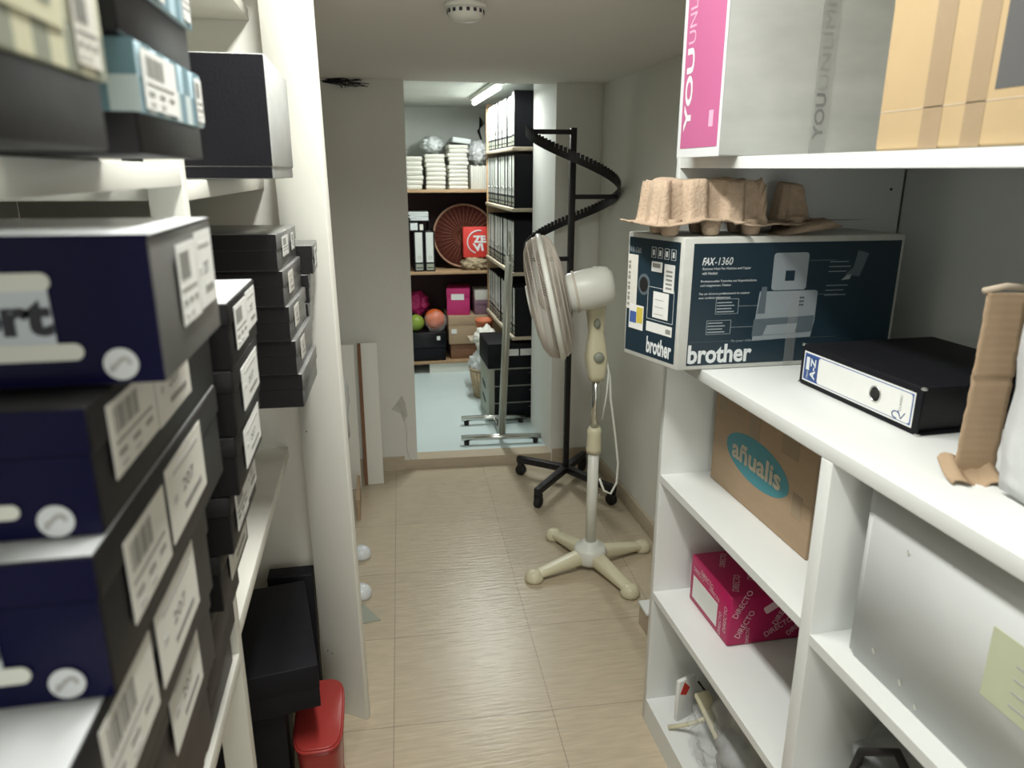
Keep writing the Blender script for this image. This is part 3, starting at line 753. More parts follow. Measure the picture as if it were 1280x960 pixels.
lb('shelf', (-.80, -.335, 1.115, 1.925, 1.052, 1.070))
lb('shelf', (-.80, SF, -.40, 1.085, 1.905, 1.930)); lb('shelf', (-.80, SF-.0, 1.115, 1.925, 1.838, 1.862))
lb('back_panel', (-.815, -.803, -.40, 1.93, 0, 2.44))
# tall loose white panel standing beyond the unit
d = Vector((-.142+.078, 1.80-1.758)).normalized(); nrm = Vector((-d.y, d.x))
if nrm.y < 0: nrm = -nrm
p0 = Vector((-.076, 1.757)); p1 = p0+d*.135
SH = Matrix.Identity(4); SH[0][2] = -.0125
b = MB(); b.prism([tuple(p0), tuple(p1), tuple(p1+nrm*.018), tuple(p0+nrm*.018)], .0, 1.94, WM, SH, bev=.001)
lp = thing('melamine_board', 'tall white board standing on the floor at the end of the left shelving', 'panel', (-.11, 1.79, 0))
part(b, 'board_face', lp)
b = MB(); Fp = SH @ FR((p1.x, p1.y, 0), (-d.x, -d.y, 0), (0, 0, 1))
for (u_, v_) in ((.02, .20), (.035, .195), (.02, .86)): b.ellipse(Fp, u_, v_, .0022, .0022, 'ink', .0003, n=10)
part(b, 'screw_hole', lp)

# ------------------------------------------------------------------ shoe boxes
def sticker(b, F, u_, v_, w_, h_, style=0, m='sticker', num='207'):
    b.plate(F, u_, v_, w_, h_, m, .0005, lift=.0006)
    if style == 0:      # barcode above lines
        for k in range(9): b.plate(F, u_+w_*(.10+.055*k), v_+h_*.56, w_*(.022+.012*(k % 3)), h_*.34, 'ink_grey', .0003, lift=.0012)
        b.plate(F, u_+w_*.08, v_+h_*.42, w_*.8, h_*.035, 'ink_grey', .0003, lift=.0012)
        for k in range(3): b.plate(F, u_+w_*(.1+.3*k), v_+h_*(.24), w_*.16, h_*.07, 'ink_grey', .0003, lift=.0012)
        for k in range(2): b.plate(F, u_+w_*(.12+.3*k), v_+h_*(.08), w_*.14, h_*.06, 'ink_light', .0003, lift=.0012)
    else:
        b.plate(F, u_+w_*.15, v_+h_*.80, w_*.7, h_*.05, 'ink_light', .0003, lift=.0012)
        b.text(F, num, u_+w_*.35, v_+h_*.42, w_*.32, h_*.17, 'ink', lift=.0012)
        b.plate(F, u_+w_*.12, v_+h_*.44, w_*.08, h_*.10, 'ink_light', .0003, lift=.0012)
        b.plate(F, u_+w_*.35, v_+h_*.18, w_*.5, h_*.09, 'ink_grey', .0003, lift=.0012)
def shoe_box(name, label, xr, y0, y1, z0, z1, w_, stickers, front='charcoal_card', side='charcoal_card', lid_f=.38, top=None, grp=None, rz=0, logo=False, lidm=None):
    """right face at x=xr (facing the aisle), near end at y0"""
    t1 = thing(name, label, 'box', (xr, y0, z0+.0006), rz, grp)
    D_ = y1-y0; H_ = z1-z0-.0012; zl = H_*(1-lid_f); e = .0018
    b = MB(); b.box(-w_+e, -e, e, D_-e, 0, H_-.002, side, bev=.0015)
    b.prism([(-w_+e+.001, 0), (-e-.001, 0), (-e-.001, .002), (-w_+e+.001, .002)], .001, zl if lid_f else H_-.001, front, T(0, e-.0015, 0))
    b.build('box_body', t1)
    ls = lidm or side
    b = MB(); b.box(-w_, 0, 0, D_, zl, H_, ls, bev=.002)
    if top: b.box(-w_+.002, -.002, .002, D_-.002, H_-.001, H_+.0004, top)
    if front != ls: b.box(-w_+.001, -.0015, -.0004, .001, zl+.001, H_-.001, front)
    b.build('lid', t1)
    if stickers:
        F = FR((.0002, 0, 0), (0, 1, 0), (0, 0, 1))
        for (u_, v_, sw, sh, st, mm) in stickers:
            b = MB(); sticker(b, F, u_, v_*H_, sw, sh*H_, st, mm); b.build('label_sticker', t1)
    if logo:
        F = FR((0, -.0008, 0), (1, 0, 0), (0, 0, 1)); x1 = logo
        b = MB()
        b.quad(F, [(x1-.36, H_*.27), (x1-.002, H_*.27), (x1-.003, H_*.70), (x1-.36, H_*.70)], 'logo_grey', .0005)
        b.plate(F, x1-.36, H_*.66, .355+.012-.007, H_*.115, 'logo_cream', .0008, lift=.0006, r=H_*.055)
        b.plate(F, x1-.36, H_*.19, .360+.016-.003, H_*.115, 'logo_cream', .0008, lift=.0006, r=H_*.055)
        b.text(F, 'Komfort', x1-.140, H_*.36, .138, H_*.27, 'ink', lift=.0014, bold=.0026)
        b.build('logo', t1)
        b = MB(); b.ellipse(F, -.028, H_*.15, .0108, .0108, 'white_gloss', .0005, lift=.0004)
        b.tube([F @ Vector((-.028+.006*math.cos(a), H_*.15+.004*math.sin(a*1.6), .0014)) for a in [.3*k for k in range(14)]], .0014, 'ink_light', 5)
        b.build('recycling_mark', t1)
    return t1
N, G_ = 'navy_gloss', 'shoe boxes stacked on the near left shelves'
SB = 'sticker_bright'
XA = -.175
# near column, top to bottom
shoe_box('shoe_box', 'navy shoe box with a big lettered logo, topmost of the nearest stack', -.137, .505, .70, 1.363, 1.462, .46,
         [(.055, .28, .058, .60, 0, SB), (.115, .30, .060, .62, 1, SB)], front=N, side='grey_gloss', lid_f=0.0, top='white_gloss', grp=G_, logo=-.062)
rows = [(1.275, .462, .36, 'second from the top of the nearest stack', [(.028, .30, .105, .60, 0, 'sticker'), (.136, .28, .11, .66, 1, 'sticker')]),
        (1.172, .436, .38, 'third from the top of the nearest stack, under two navy boxes', [(.045, .22, .10, .62, 0, 'sticker'), (.155, .25, .13, .66, 1, 'sticker')]),
        (1.070, .340, .40, 'fourth from the top of the nearest stack, pale lid showing', [(.075, .25, .11, .66, 0, 'sticker'), (.20, .25, .13, .66, 1, 'sticker')]),
        (.968, .36, .40, 'fifth from the top of the nearest stack', [(.22, .25, .11, .66, 1, 'sticker')]),
        (.866, .38, .38, None, []), (.7405, .38, .38, None, [])]
zt = 1.3625
for i, (z0, y0, dd, lab, st) in enumerate(rows):
    if lab: lb_ = 'navy fronted shoe box, '+lab
    else: lb_ = 'navy fronted shoe box low in the nearest stack, under the fifth' if i == 4 else 'navy fronted shoe box at the bottom of the nearest stack'
    shoe_box('shoe_box', lb_, XA-(0, 0, .008, .020, .034, .05)[i], y0, y0+dd, z0, zt, .42, st, front=N, lid_f=.36 if i != 1 else .3, top='white_gloss' if i in (1, 2) else None, grp=G_, logo=-.060 if i < 2 else False)
    zt = z0
zs = [1.356, 1.276, 1.193, 1.115, 1.035, .955, .88, .81, .7405]
names = ['topmost', 'second', 'third', 'fourth', 'fifth', 'sixth', 'seventh', 'lowest']
for i in range(8):
    y0 = .868
    st = [(.03, .22, .085, .66, 0, SB), (.118, .28, .075, .64, 1, SB)] if i in (0, 3) else [(.05, .2, .13, .66, 1, SB if i < 3 else 'sticker')] if i < 5 else []
    lab = 'charcoal shoe box with white size label, %s box of the second near stack' % names[i] if i < 5 else 'charcoal shoe box, %s box of the second near stack' % names[i]
    shoe_box('shoe_box', lab, -(.163, .166, .171, .186, .206, .226, .240, .250)[i], y0, y0+.205-.004*(i % 2), zs[i+1], zs[i], .34, st, lid_f=.34, top='white_gloss' if i == 0 else None, grp=G_)
# far stack of thin boxes
nm5 = ['topmost', 'second', 'third', 'fourth', 'bottom']
zs = [1.398, 1.333, 1.268, 1.203, 1.138, 1.0705]
xs = [-.157, -.152, -.147, -.141, -.135]
for i in range(5):
    st = [(.05, .30, .07, .55, 0, SB), (.165, .32, .035, .5, 0, SB)] if i == 0 else [(.05, .25, .06, .6, 1, 'sticker')] if i < 4 else []
    shoe_box('shoe_box', 'thin dark grey shoe box, %s of the five piled against the white end panel' % nm5[i], xs[i], 1.335+.006*i, 1.575+.006*i, zs[i+1], zs[i], .25, st, side='grey_gloss', front='charcoal_card', lid_f=.45, grp='thin shoe boxes in the far left stack', rz=-.04, lidm='grey_gloss' if i == 0 else None)
zs = [1.352, 1.290, 1.228, 1.166, 1.104, 1.0705]
xs = [-.118, -.130, -.136, -.142, -.148]
for i in range(5):
    st = [(.03, .25, .05, .6, 0, SB)] if i == 0 else []
    shoe_box('shoe_box', 'thin dark shoe box, %s of the pile right behind the five piled boxes' % nm5[i], xs[i], 1.612, 1.745, zs[i+1], zs[i], .24, st, side='grey_gloss', lid_f=.45, grp='thin shoe boxes in the rearmost left pile')
# big black box on the upper shelf
shoe_box('boot_box', 'large matt black boot box standing on the upper left shelf by the end panel', -.142, 1.250, 1.583, 1.4895, 1.675, .30, [], front='black_card', side='box_grey', lid_f=.90, lidm='box_grey')
# chequered boxes
def check_box(label, xr, y0, y1, z0, z1, w_, lf, cols, sts, txt=None):
    t1 = thing('shoe_box', label, 'box', (xr, y0, z0+.0006), 0, 'gingham lidded shoe boxes on the upper left shelf')
    D_ = y1-y0; H_ = z1-z0-.001; zl = H_*(1-lf)
    b = MB(); b.box(-w_, -.004, .004, D_-.004, 0, H_-.003, 'charcoal_card', bev=.002); b.build('box_body', t1)
    b = MB(); b.box(-w_-.002, 0, 0, D_, zl, H_, cols[0], bev=.002)
    cs = .020
    for FF, L_ in ((FR((.0002, 0, zl), (0, 1, 0), (0, 0, 1)), D_), (FR((-w_, -.0002, zl), (1, 0, 0), (0, 0, 1)), w_)):
        nu = int(L_/cs); nv = max(1, int(round((H_-zl)/cs))); hh = (H_-zl)/nv
        for i in range(nu):
            for j in range(nv):
                if (i+j) % 2 == 0: b.plate(FF, i*cs+.001, j*hh, cs, hh, cols[1], .0003)
                elif i % 2: b.plate(FF, i*cs+.001, j*hh, cs, hh, cols[2], .0003)
    b.build('lid', t1)
    F = FR((.0006, 0, 0), (0, 1, 0), (0, 0, 1))
    for (u_, v_, sw, sh, st, mm) in sts:
        b = MB(); sticker(b, F, u_, zl+v_*(H_-zl), sw, sh*(H_-zl), st, mm); b.build('label_sticker', t1)
    if txt:
        b = MB(); b.plate(F, D_-.165, zl+.018, .10, H_-zl-.022, 'cream_check', .0005, lift=.0006)
        b.text(F, txt, D_-.155, zl+.026, .075, .026, 'sage', lift=.0014, bold=.001); b.build('printed_name', t1)
    return t1
check_box('shoe box with a green and cream gingham lid on the upper left shelf', -.148, .20, .505, 1.5115, 1.600, .42, .55, ('sage_mid', 'sage', 'cream_check'), [(.255, .10, .036, .8, 0, 'sticker')], 'ol')
check_box('shoe box with a blue gingham lid on the upper left shelf, label facing the aisle', -.150, .572, .785, 1.5115, 1.588, .36, .62, ('sky_check', 'teal_check', 'pale_check'), [(.012, .06, .095, .86, 0, SB), (.180, .1, .026, .8, 0, SB)])
check_box('shoe box with a grey blue gingham lid, on top of the blue gingham lidded box', -.152, .562, .785, 1.5895, 1.672, .36, .55, ('pale_check', 'teal_check', 'sky_check'), [(.03, .06, .09, .86, 0, SB), (.188, .1, .026, .8, 0, SB)])
shoe_box('shoe_box', 'plain charcoal shoe box on top of the grey blue gingham lidded box', -.165, .57, .80, 1.673, 1.76, .34, [], lid_f=.4)
check_box('shoe box with a green gingham lid stacked on the other green gingham lidded box', -.150, .20, .50, 1.6015, 1.70, .42, .5, ('sage_mid', 'sage', 'cream_check'), [])

# ------------------------------------------------------------------ floor things on the left
def fbox(label, x, y, z, w_, d_, h_, rz, name='black_box', groove=True, m='black_card'):
    t1 = thing(name, label, 'box', (x, y, z), rz)
    b = MB(); b.box(-w_+.001, -.001, .001, d_-.001, 0, h_*.6, m, bev=.002); b.build('box_body', t1)
    b = MB(); b.box(-w_, 0, 0, d_, h_*.45, h_, m, bev=.003); b.build('lid', t1)
    return t1
fbox('wide black shoe box lying across the pile under the lower left shelf', -.160, 1.424, .339, .19, .37, .111, math.radians(9))
fbox('black box standing on the floor under the wide black shoe box, farther left', -.345, 1.41, 0, .17, .34, .337, math.radians(6))
fbox('narrow black box standing on the floor beside the red tub', -.242, 1.43, 0, .085, .32, .337, math.radians(6))
fbox('small black box with rounded corners behind the wide black shoe box', -.200, 1.83, .0, .12, .055, .440, math.radians(0))
t0 = thing('red_tub', 'red translucent plastic tub on the floor at the foot of the left shelves', 'tub', (-.178, 1.53, 0))
b = MB()
def tub(u_, v_):
    a = 2*PI*u_; k = .8+.2*v_
    return (k*.054*math.copysign(abs(math.cos(a))**.5, math.cos(a)), k*.12*math.copysign(abs(math.sin(a))**.5, math.sin(a)), .003+v_*.225)
b.surf(tub, 40, 8, 'red_tub', thick=.003); b.prism([(.046*math.copysign(abs(math.cos(a))**.5, math.cos(a)), .094*math.copysign(abs(math.sin(a))**.5, math.sin(a))) for a in [2*PI*k/32 for k in range(32)]], 0, .005, 'red_tub')
b.build('tub_wall', t0)
b = MB(); b.tube([(.055*math.copysign(abs(math.cos(a))**.5, math.cos(a)), .121*math.copysign(abs(math.sin(a))**.5, math.sin(a)), 0.228) for a in [2*PI*k/40 for k in range(40)]], .004, 'red_tub', 6, closed=True); b.build('rim', t0)
b = MB(); b.prism([(.054*math.copysign(abs(math.cos(a))**.5, math.cos(a)), .120*math.copysign(abs(math.sin(a))**.5, math.sin(a))) for a in [2*PI*k/40 for k in range(40)]], .229, .236, 'red_tub', bev=.002); b.build('lid', t0)

# leaning boards at the far wall
def lean(label, x0, x1, y, h, th, name, edge=True):
    t1 = thing(name, label, 'board', ((x0+x1)/2, y, 0)); w_ = x1-x0
    M = RX(math.radians(-5))
    b = MB(); b.box(-w_/2, w_/2, 0, th, .001, h, 'melamine_warm', M @ T(0, 0, 0), bev=.001); b.build('board_face', t1)
    if edge:
        b = MB(); b.box(-w_/2-.016, -w_/2, -.004, th, .002, h-.002, 'brown_edge', M); b.build('raw_edge', t1)
    return t1
lean('white board with a raw brown edge leaning on the far wall, nearest the doorway', -.066, .012, 3.405, .715, .018, 'leaning_board')
lean('second white board leaning on the far wall, mostly behind the tall white panel', -.40, -.098, 3.36, .72, .018, 'leaning_board')
b = MB(); b.prism([(-.115, 3.02), (-.10, 3.02), (-.10, 3.30), (-.115, 3.30)], 0, .10, 'carton')
tag(b.build('cardboard_offcut'), 'low brown cardboard edge on the floor in front of the leaning boards', 'cardboard')
# white wrapped bundle peeking out behind the tall panel
t0 = thing('wrapped_bundle', 'white plastic wrapped bundle peeking out from behind the tall white panel', 'bundle', (-.24, 2.72, 0))
b = MB(); b.blob((0, 0, .66), .16, 'film_white', seed=11, amp=.18, sc=(.82, .7, 2.0)); b.build('wrapping', t0)
b = MB(); b.lathe([(0, .0), (.05, 0), (.05, .40), (0, .40)], 'melamine', seg=16); b.build('stand', t0)
for (dy, lab) in ((.0, None), (-.29, None)):
    b = MB(); b.lathe([(0, .048), (.022, .045), (.036, .030), (.040, .012), (.036, 0), (0, 0)], 'white_gloss', T(.145, dy-.03, 0), seg=20)
    b.tube([(.14, dy-.03, .018), (0, -.03 if dy == 0 else -.12, .022)], .016, 'white_gloss', 10); b.build('foot', t0)
b = MB(); b.prism([(-.16, 2.215), (-.028, 2.235), (-.088, 2.345), (-.16, 2.34)], 0.0, .004, 'fan_grey')  # thin flat grey four-sided patch lying on the floor
tag(b.build('grey_patch'), 'small flat grey patch on the floor beside the tall white panel', 'card')

# ------------------------------------------------------------------ alcove: ceiling tube
t0 = thing('ceiling_tube_light', 'fluorescent tube light on the ceiling of the far store room', 'ceiling light', (.71, 4.45, 1.965))
b = MB(); b.box(-.028, .028, -.48, .48, -.022, 0, 'fan_white', bev=.004); b.build('fixture_body', t0)
b = MB(); b.tube([(0, -.45, -.036), (0, 0, -.036), (0, .45, -.036)], .014, 'tube_glow', 12); b.build('tube', t0)

# binder shelving on the alcove's right side
XS = .80
bu = thing('shelving_unit', 'wooden shelving packed with white spined binders in the far store room', 'shelving unit', (1.0, 4.5, .05))
for z in (1.636, 1.312, .958, .585):
    pb(bu, 'shelf', (XS-.012, 1.20, 4.025, 4.97, z-.020, z), m='wood_pale')
pb(bu, 'upright', (XS+.0, 1.20, 4.972, 4.992, .05, 1.93), m='wood')
pb(bu, 'upright', (1.17, 1.20, 4.025, 4.045, .05, .565), m='wood')
def make_binder(label):
    t1 = thing('lever_arch_binder', label, 'binder', (0, 0, 0))
    b = MB(); b.box(0, .28, 0, .0025, 0, .285, 'black_card'); b.build('cover', t1)
    b = MB(); b.box(0, .28, .0695, .072, 0, .285, 'black_card'); b.build('cover', t1)
    b = MB(); b.box(-.001, .002, 0, .072, 0, .285, 'black_card'); b.build('spine', t1)
    b = MB(); b.box(.006, .26, .006, .066, .006, .27, 'paper_edge'); b.build('page_block', t1)
    F = FR((-.001, .072, 0), (0, -1, 0), (0, 0, 1))
    b = MB(); b.plate(F, .009, .066, .052, .212, 'binder_white', .0006); b.plate(F, .010, .010, .052, .044, 'fan_grey', .0005)
    b.plate(F, .014, .024, .044, .006, 'black_card', .0005, lift=.0006); b.build('spine_label', t1)
    b = MB(); b.lathe([(.009, 0), (.012, 0), (.012, .002), (.009, .002), (.009, 0)], 'chrome', F @ T(.036, .10, .0004), seg=12); b.build('finger_ring', t1)
    return t1
rowsB = [(1.6365, 'top'), (1.3125, 'second'), (.9585, 'third'), (.5855, 'lowest')]
proto = None
for zi, nm in rowsB:
    for k in range(12):
        y = 4.028+k*.0765
        near = k == 0
        lab = ('white spined black binder showing its black side, nearest end of the %s binder shelf' % nm) if near else ('white spined black lever arch binder in the row on the %s binder shelf' % nm)
        g = 'binders on the %s shelf of the store room' % nm
        loc = (XS+random.uniform(0, .008), y, zi)
        if proto is None:
            proto = make_binder(lab); proto.location = loc; proto['group'] = g
        else: dup(proto, loc, random.uniform(-.004, .004), lab, g, (1, 1, (1.0 if zi < 1.6 else .95)))
# archive box and drawer unit under the binders
t0 = thing('archive_box', 'black archive box with white label strips on the drawer unit below the binders', 'box', (.655, 4.09, .382))
b = MB(); b.box(0, .40, 0, .34, 0, .150, 'black_card', bev=.003); b.build('box_body', t0)
F = FR((0, 0, 0), (1, 0, 0), (0, 0, 1)); b = MB(); b.plate(F, .095, .075, .090, .040, 'sticker_bright', .0006); b.plate(F, .195, .075, .09, .040, 'sticker_bright', .0006); b.build('label_strip', t0)
t0 = thing('drawer_unit', 'black and grey drawer unit on the store room floor behind the garment rail', 'drawer unit', (.66, 4.10, .051))
b = MB(); b.box(0, .40, .0, .33, 0, .330, 'fan_grey', bev=.003); b.build('cabinet_body', t0)
for k in range(3):
    b = MB(); b.box(.035, .385, -.010, -.0005, .012+k*.106, .108+k*.106, 'black_card', bev=.002); o = b.build('drawer', t0)
    b = MB(); b.box(.24, .30, -.020, -.010, .085+k*.106, .091+k*.106, 'chrome'); b.build('handle', o)
for k in range(2):
    b = MB(); b.ellipse(FR((0, .33, 0), (0, -1, 0), (0, 0, 1)), .15, .10+.09*k, .07, .016, 'rubber', .0006, rot=-.2); b.build('side_slot', t0)
# terracotta pot at the far end of the lowest binder shelf
t0 = thing('terracotta_pot', 'orange terracotta pot at the front of the lowest binder shelf', 'pot', (.745, 4.80, .4105))
b = MB(); b.lathe([(0, 0), (.045, 0), (.058, .11), (.062, .112), (.062, .135), (.054, .135), (.046, .01), (0, .01)], 'terracotta', seg=24); b.build('pot_body', t0)
b = MB(); b.box(.64, .835, 4.74, 4.90, .396, .41, 'wood_pale'); o = b.build('small_ledge'); tag(o, 'small wooden ledge board under the terracotta pot', 'ledge')
# ------------------------------------------------------------------ alcove back shelving
YB = 5.25
ku = thing('shelving_unit', 'wooden wall shelving across the back of the far store room', 'shelving unit', (.4, 5.45, .05))
pb(ku, 'shelf', (-.28, 1.19, YB, 5.67, 1.366, 1.386), m='wood'); pb(ku, 'shelf', (-.28, 1.19, YB, 5.67, .792, .812), m='wood'); pb(ku, 'shelf', (-.28, 1.19, YB, 5.67, .125, .145), m='wood')
pb(ku, 'back_panel', (-.28, 1.20, 5.66, 5.678, .145, 1.366), m='dark_panel'); pb(ku, 'plinth', (.40, 1.19, YB+.02, YB+.035, .05, .125), m='melamine_warm', bev=0); pb(ku, 'upright', (-.30, -.28, YB, 5.66, .05, 1.386), m='wood')
# stacks of paper bundles on the top board
def bundle(w_, d_, h_, m):
    b = MB(); b.box(-w_/2, w_/2, 0, d_, 0, h_, m, bev=min(.006, h_*.3)); b.box(-w_/2-.003, w_/2+.003, -.003, .004, h_*.35, h_*.5, 'paper_edge')
    return b
stk = [(.318, .155, 7, .032), (.488, .135, 8, .030), (.648, .135, 11, .0275)]
wn = ['left', 'middle', 'tallest']
for si, (cx, w_, n_, h_) in enumerate(stk):
    z = 1.3865
    o0 = None
    for k in range(n_):
        lab = 'bundle of old papers in the %s paper stack on the top back shelf' % wn[si]
        loc = (cx+random.uniform(-.007, .007), 5.29+random.uniform(0, .01), z)
        if o0 is None: o0 = bundle(w_, .30, h_-.001, 'paper').build('paper_bundle'); o = o0
        else: o = o0.copy(); col.objects.link(o)
        o.location = loc; o.rotation_euler = (0, 0, random.uniform(-.06, .06)); tag(o, lab, 'papers', 'paper bundles in the %s stack' % wn[si]); z += h_
b = MB(); b.blob((0, .15, .05), .085, 'paper_cool', seed=4, amp=.3, sc=(.9, 1.4, .65)); o = b.build('crumpled_plastic'); o.location = (.475, 5.30, 1.645); tag(o, 'crumpled white plastic lying on the middle paper stack', 'plastic')
b = MB(); b.box(-.065, .065, -.14, .14, 0, .035, 'paper_cool', RY(.12), bev=.008); o = b.build('paper_pack'); o.location = (.675, 5.44, 1.700); tag(o, 'loose white paper pack tilted on top of the tallest paper stack', 'papers')
t0 = thing('paper_sheaf', 'upright sheaf of folded papers at the right end of the top back shelf', 'papers', (.80, 5.29, 1.3865))
b = MB()
for k in range(9): b.box(-.062+.014*k, -.050+.014*k, 0, .28, 0, .165-.004*(k % 3), 'paper', bev=.003)
b.build('folded_sheets', t0)
b = MB(); b.blob((0, .13, .0), .085, 'film_white', seed=6, amp=.28, sc=(.85, 1.2, .95)); o = b.build('plastic_wrap'); o.location = (.81, 5.30, 1.645); tag(o, 'puffed white plastic bag above the upright paper sheaf', 'bag')
# wall cables
b = MB()
for k in range(5): b.tube([(.86+.008*k, 5.655, 1.90-.01*k), (.855-.004*k, 5.64, 1.80), (.875, 5.65, 1.72), (.86+.004*k, 5.64, 1.66), (.88, 5.65, 1.60+.01*k)], .004, 'rubber', 5)
tag(b.build('hanging_cables'), 'black cables hanging on the store room back wall by the binders', 'cables')
# middle shelf
for k in range(2):
    r = dup(proto, (.315+.085*k, 5.285, .8125), PI/2, 'white spined black binder standing %s on the middle back shelf' % ('leftmost' if k == 0 else 'beside the round wicker tray'), 'two binders on the middle back shelf')
    r.rotation_euler = (0, 0, PI/2); r.location = (.31+.078*(k+1), 5.285, .8125)
b = MB()
for k in range(6): b.box(-.07+random.uniform(-.01, .01), .07, 0, .20, .0+.010*k, .009+.010*k, 'paper_cool', RZ(random.uniform(-.06, .06)), bev=.002)
o = b.build('paper_pile'); o.location = (.36, 5.33, 1.1705); tag(o, 'small untidy pile of white papers on the trays above the two back shelf binders', 'papers')
t0 = thing('letter_tray', 'black and white letter tray on top of the two back shelf binders', 'tray', (.36, 5.32, 1.099))
b = MB(); b.box(-.075, .075, 0, .22, 0, .004, 'black_gloss'); b.box(-.075, -.070, 0, .22, 0, .068, 'black_gloss'); b.box(.070, .075, 0, .22, 0, .068, 'black_gloss'); b.box(-.075, .075, 0, .22, .066, .070, 'black_gloss'); b.build('tray_frame', t0)
b = MB(); b.box(-.062, -.01, .002, .2, .005, .055, 'paper_cool'); b.box(.005, .03, .002, .2, .005, .045, 'paper'); b.build('papers', t0)
t0 = thing('wicker_tray', 'large round reddish wicker tray leaning upright on the middle back shelf', 'tray', (.70, 5.44, .8125))
M = T(0, 0, .236) @ RX(math.radians(80)) 
b = MB(); b.lathe([(0, 0), (.215, 0), (.225, .01), (.215, .012), (0, .006)], 'wicker', M, seg=48)
for k in range(36):
    a = 2*PI*k/36; b.tube([(.03*math.cos(a), .03*math.sin(a), .009), (.12*math.cos(a), .12*math.sin(a), .011), (.215*math.cos(a), .215*math.sin(a), .016)], .0028, 'wicker_spoke', 4, M)
for r in (.05, .09, .13, .17, .2): b.tube([(r*math.cos(2*PI*k/36), r*math.sin(2*PI*k/36), .011) for k in range(36)], .003, 'wicker', 5, M, closed=True)
b.build('woven_disc', t0)
b = MB(); b.tube([(.228*math.cos(2*PI*k/48), .228*math.sin(2*PI*k/48), .010) for k in range(48)], .008, 'wicker_edge', 8, M, closed=True); b.build('rim', t0)
t0 = thing('red_box', 'red box with white letters in front of the round wicker tray', 'box', (.675, 5.30, .905))
b = MB(); b.box(0, .21, 0, .05, 0, .218, 'red_print', bev=.002); b.build('box_body', t0)
F = FR((0, -.0003, 0), (1, 0, 0), (0, 0, 1))
b = MB(); b.text(F, 'ZE', .075, .105, .095, .052, 'print_white', lift=.001, bold=.003, shear=-.15); b.text(F, 'VI', .075, .045, .075, .055, 'print_white', lift=.001, bold=.004, shear=-.15)
b.tube([F @ Vector((.115+.085*math.cos(a), .110+.082*math.sin(a), .001)) for a in [1.35+.17*k for k in range(19)]], .005, 'print_white', 5)
b.build('lettering', t0)
b = MB(); b.blob((.02, .01, .043), .055, 'wicker_pale', seed=9, amp=.45, freq=3.5, sc=(1.75, .9, .85)); o = b.build('crumpled_bag'); o.location = (.745, 5.31, .8125); tag(o, 'crumpled beige patterned bag under the red box on the middle back shelf', 'bag')
# lower shelf
fbx = lambda name, label, x0, x1, y, d_, z, h_, m, lidm=None: None
def sbox(name, label, x0, x1, y, d_, z, h_, m, lidm=None, rz=0, st=None, cat='box'):
    t1 = thing(name, label, cat, ((x0+x1)/2, y, z), rz); w_ = (x1-x0)/2
    b = MB(); b.box(-w_+.002, w_-.002, .002, d_, 0, h_*.72, m, bev=.002); b.build('box_body', t1)
    b = MB(); b.box(-w_, w_, 0, d_+.002, h_*.66, h_, lidm or m, bev=.002); b.build('lid', t1)
    if st:
        b = MB(); b.plate(FR((-w_, -.0003, 0), (1, 0, 0), (0, 0, 1)), st[0], st[1], st[2], st[3], 'sticker_bright', .0006); b.build('label_sticker', t1)
    return t1
sbox('cardboard_box', 'brown cardboard box under the pink and floral boxes on the lowest back shelf', .552, .87, 5.285, .34, .262, .213, 'carton', st=(.02, .08, .04, .035))
sbox('cardboard_box', 'dark reddish cardboard box, bottom right of the lowest back shelf', .565, .86, 5.30, .30, .1455, .116, 'brown_edge')
t0 = sbox('pink_storage_box', 'bright pink storage box with a white label on the lowest back shelf', .545, .718, 5.32, .26, .4755, .20, 'hot_pink', rz=-.16, st=(.035, .115, .095, .045))
t0 = sbox('floral_box', 'dark floral storage box beside the bright pink box', .752, .89, 5.31, .25, .4755, .105, 'floral')
b = MB(); b.box(-.07, .07, 0, .22, 0, .075, 'paper', bev=.004); o = b.build('white_carton'); o.location = (.828, 5.33, .5815); tag(o, 'small cream carton on top of the dark floral box', 'box')
t0 = thing('storage_crate', 'black plastic crate holding two balls on the lowest back shelf', 'crate', (.40, 5.27, .1455))
b = MB(); b.box(-.12, .125, 0, .30, 0, .10, 'black_card', bev=.003); b.build('lower_tub', t0)
b = MB(); b.box(-.125, .13, -.005, .305, .102, .218, 'black_gloss', bev=.003); b.build('upper_tub', t0)
b = MB(); b.plate(FR((-.125, -.0056, 0), (1, 0, 0), (0, 0, 1)), .185, .158, .025, .03, 'sticker_bright', .0006); b.build('white_label', t0)
b = MB(); b.lathe([(.078*math.sin(PI*k/14), .078-.078*math.cos(PI*k/14)) for k in range(15)], 'orange', seg=24); o = b.build('ball'); o.location = (.458, 5.37, .364); tag(o, 'orange ball in the black crate', 'ball')
b = MB(); b.lathe([(.062*math.sin(PI*k/14), .062-.062*math.cos(PI*k/14)) for k in range(15)], 'lime', seg=24); o = b.build('ball'); o.location = (.315, 5.34, .364); tag(o, 'green ball in the black crate', 'ball')
b = MB(); b.blob((0, 0, .0), .085, 'film', seed=21, amp=.18, sc=(.9, .5, .9)); o = b.build('clear_bag'); o.location = (.46, 5.31, .435); tag(o, 'clear plastic film draped round the orange ball', 'plastic')
b = MB(); b.blob((0, 0, .10), .10, 'hot_pink', seed=12, amp=.3, sc=(.8, .7, .9)); o = b.build('pink_bag'); o.location = (.345, 5.53, .44); tag(o, 'bright pink gift bag behind the green ball', 'bag')
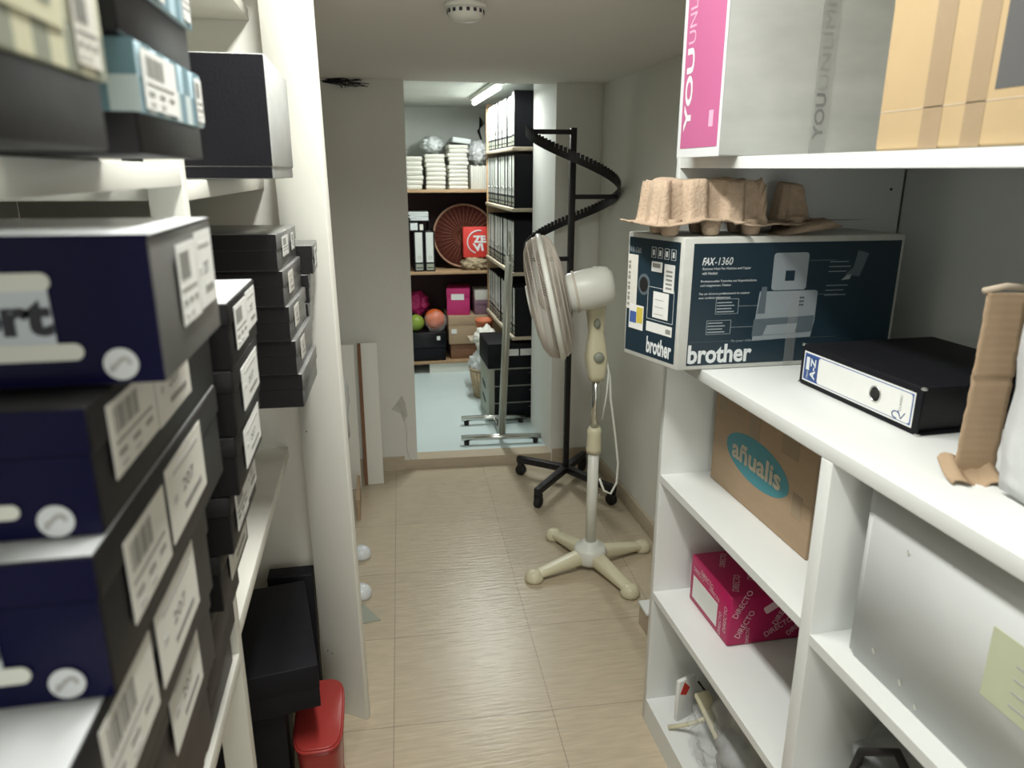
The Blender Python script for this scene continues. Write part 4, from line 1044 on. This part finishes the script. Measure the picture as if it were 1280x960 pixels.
# waste basket with crumpled paper
t0 = thing('wicker_basket', 'tall pale wicker basket on the store room floor full of crumpled plastic', 'basket', (.722, 4.62, .051))
b = MB(); pr = [(0, 0), (.075, 0), (.105, .20), (.100, .20), (.072, .008), (0, .008)]
b.lathe(pr, 'wicker_pale', seg=32)
for k in range(24):
    a = 2*PI*k/24; b.tube([(.076*math.cos(a), .076*math.sin(a), .004), (.106*math.cos(a), .106*math.sin(a), .20)], .0035, 'wicker_pale', 5)
b.build('basket_wall', t0)
b = MB(); b.tube([(.106*math.cos(2*PI*k/32), .106*math.sin(2*PI*k/32), .20) for k in range(32)], .007, 'wicker_pale', 6, closed=True); b.build('rim', t0)
b = MB(); b.blob((0, 0, .15), .10, 'film_white', seed=15, amp=.35, sc=(.95, .95, 1.0)); b.blob((0, .0, .32), .085, 'paper', seed=16, amp=.35, sc=(.9, .9, .9)); o = b.build('crumpled_packaging'); o.location = (.722, 4.62, .13); tag(o, 'crumpled cream plastic packaging heaped in the tall wicker basket', 'packaging')

# ------------------------------------------------------------------ chrome garment rail
t0 = thing('garment_rail', 'silver garment rail stand with T shaped feet inside the doorway', 'garment rail', (.67, 3.9, .05))
def tf(b, name): return part(b, name, t0)
for (x0, x1, y, yy2) in ((.445, .888, 3.735, 3.70), (.487, .875, 4.06, 4.05)):
    b = MB(); b.tube([(x0, y, .092), ((x0+x1)/2, (y+yy2)/2, .092), (x1, yy2, .088)], .016, 'chrome', 14); o = tf(b, 'foot')
    b = MB(); b.lathe([(0, 0), (.014, 0), (.016, .026), (0, .026)], 'rubber', T(x0+.03, y, .051), seg=14); tf(b, 'rubber_foot')
    b = MB(); b.lathe([(0, 0), (.014, 0), (.016, .026), (0, .026)], 'rubber', T(x1-.03, yy2, .051), seg=14); tf(b, 'rubber_foot')
b = MB(); b.tube([(.672, 3.735, .085), (.720, 3.755, 1.08)], .021, 'brushed', 14); tf(b, 'upright')
b = MB(); b.tube([(.720, 3.755, 1.04), (.726, 3.76, 1.21)], .012, 'chrome', 12); tf(b, 'inner_tube')
b = MB(); b.lathe([(0, 0), (.008, 0), (.010, .014), (0, .016)], 'chrome', FR((.720, 3.733, 1.05), (1, 0, 0), (0, 0, 1)), seg=12); tf(b, 'lock_knob')
b = MB(); b.tube([(.675, 3.75, .092), (.685, 4.05, .092)], .010, 'chrome', 10); tf(b, 'crossbar')
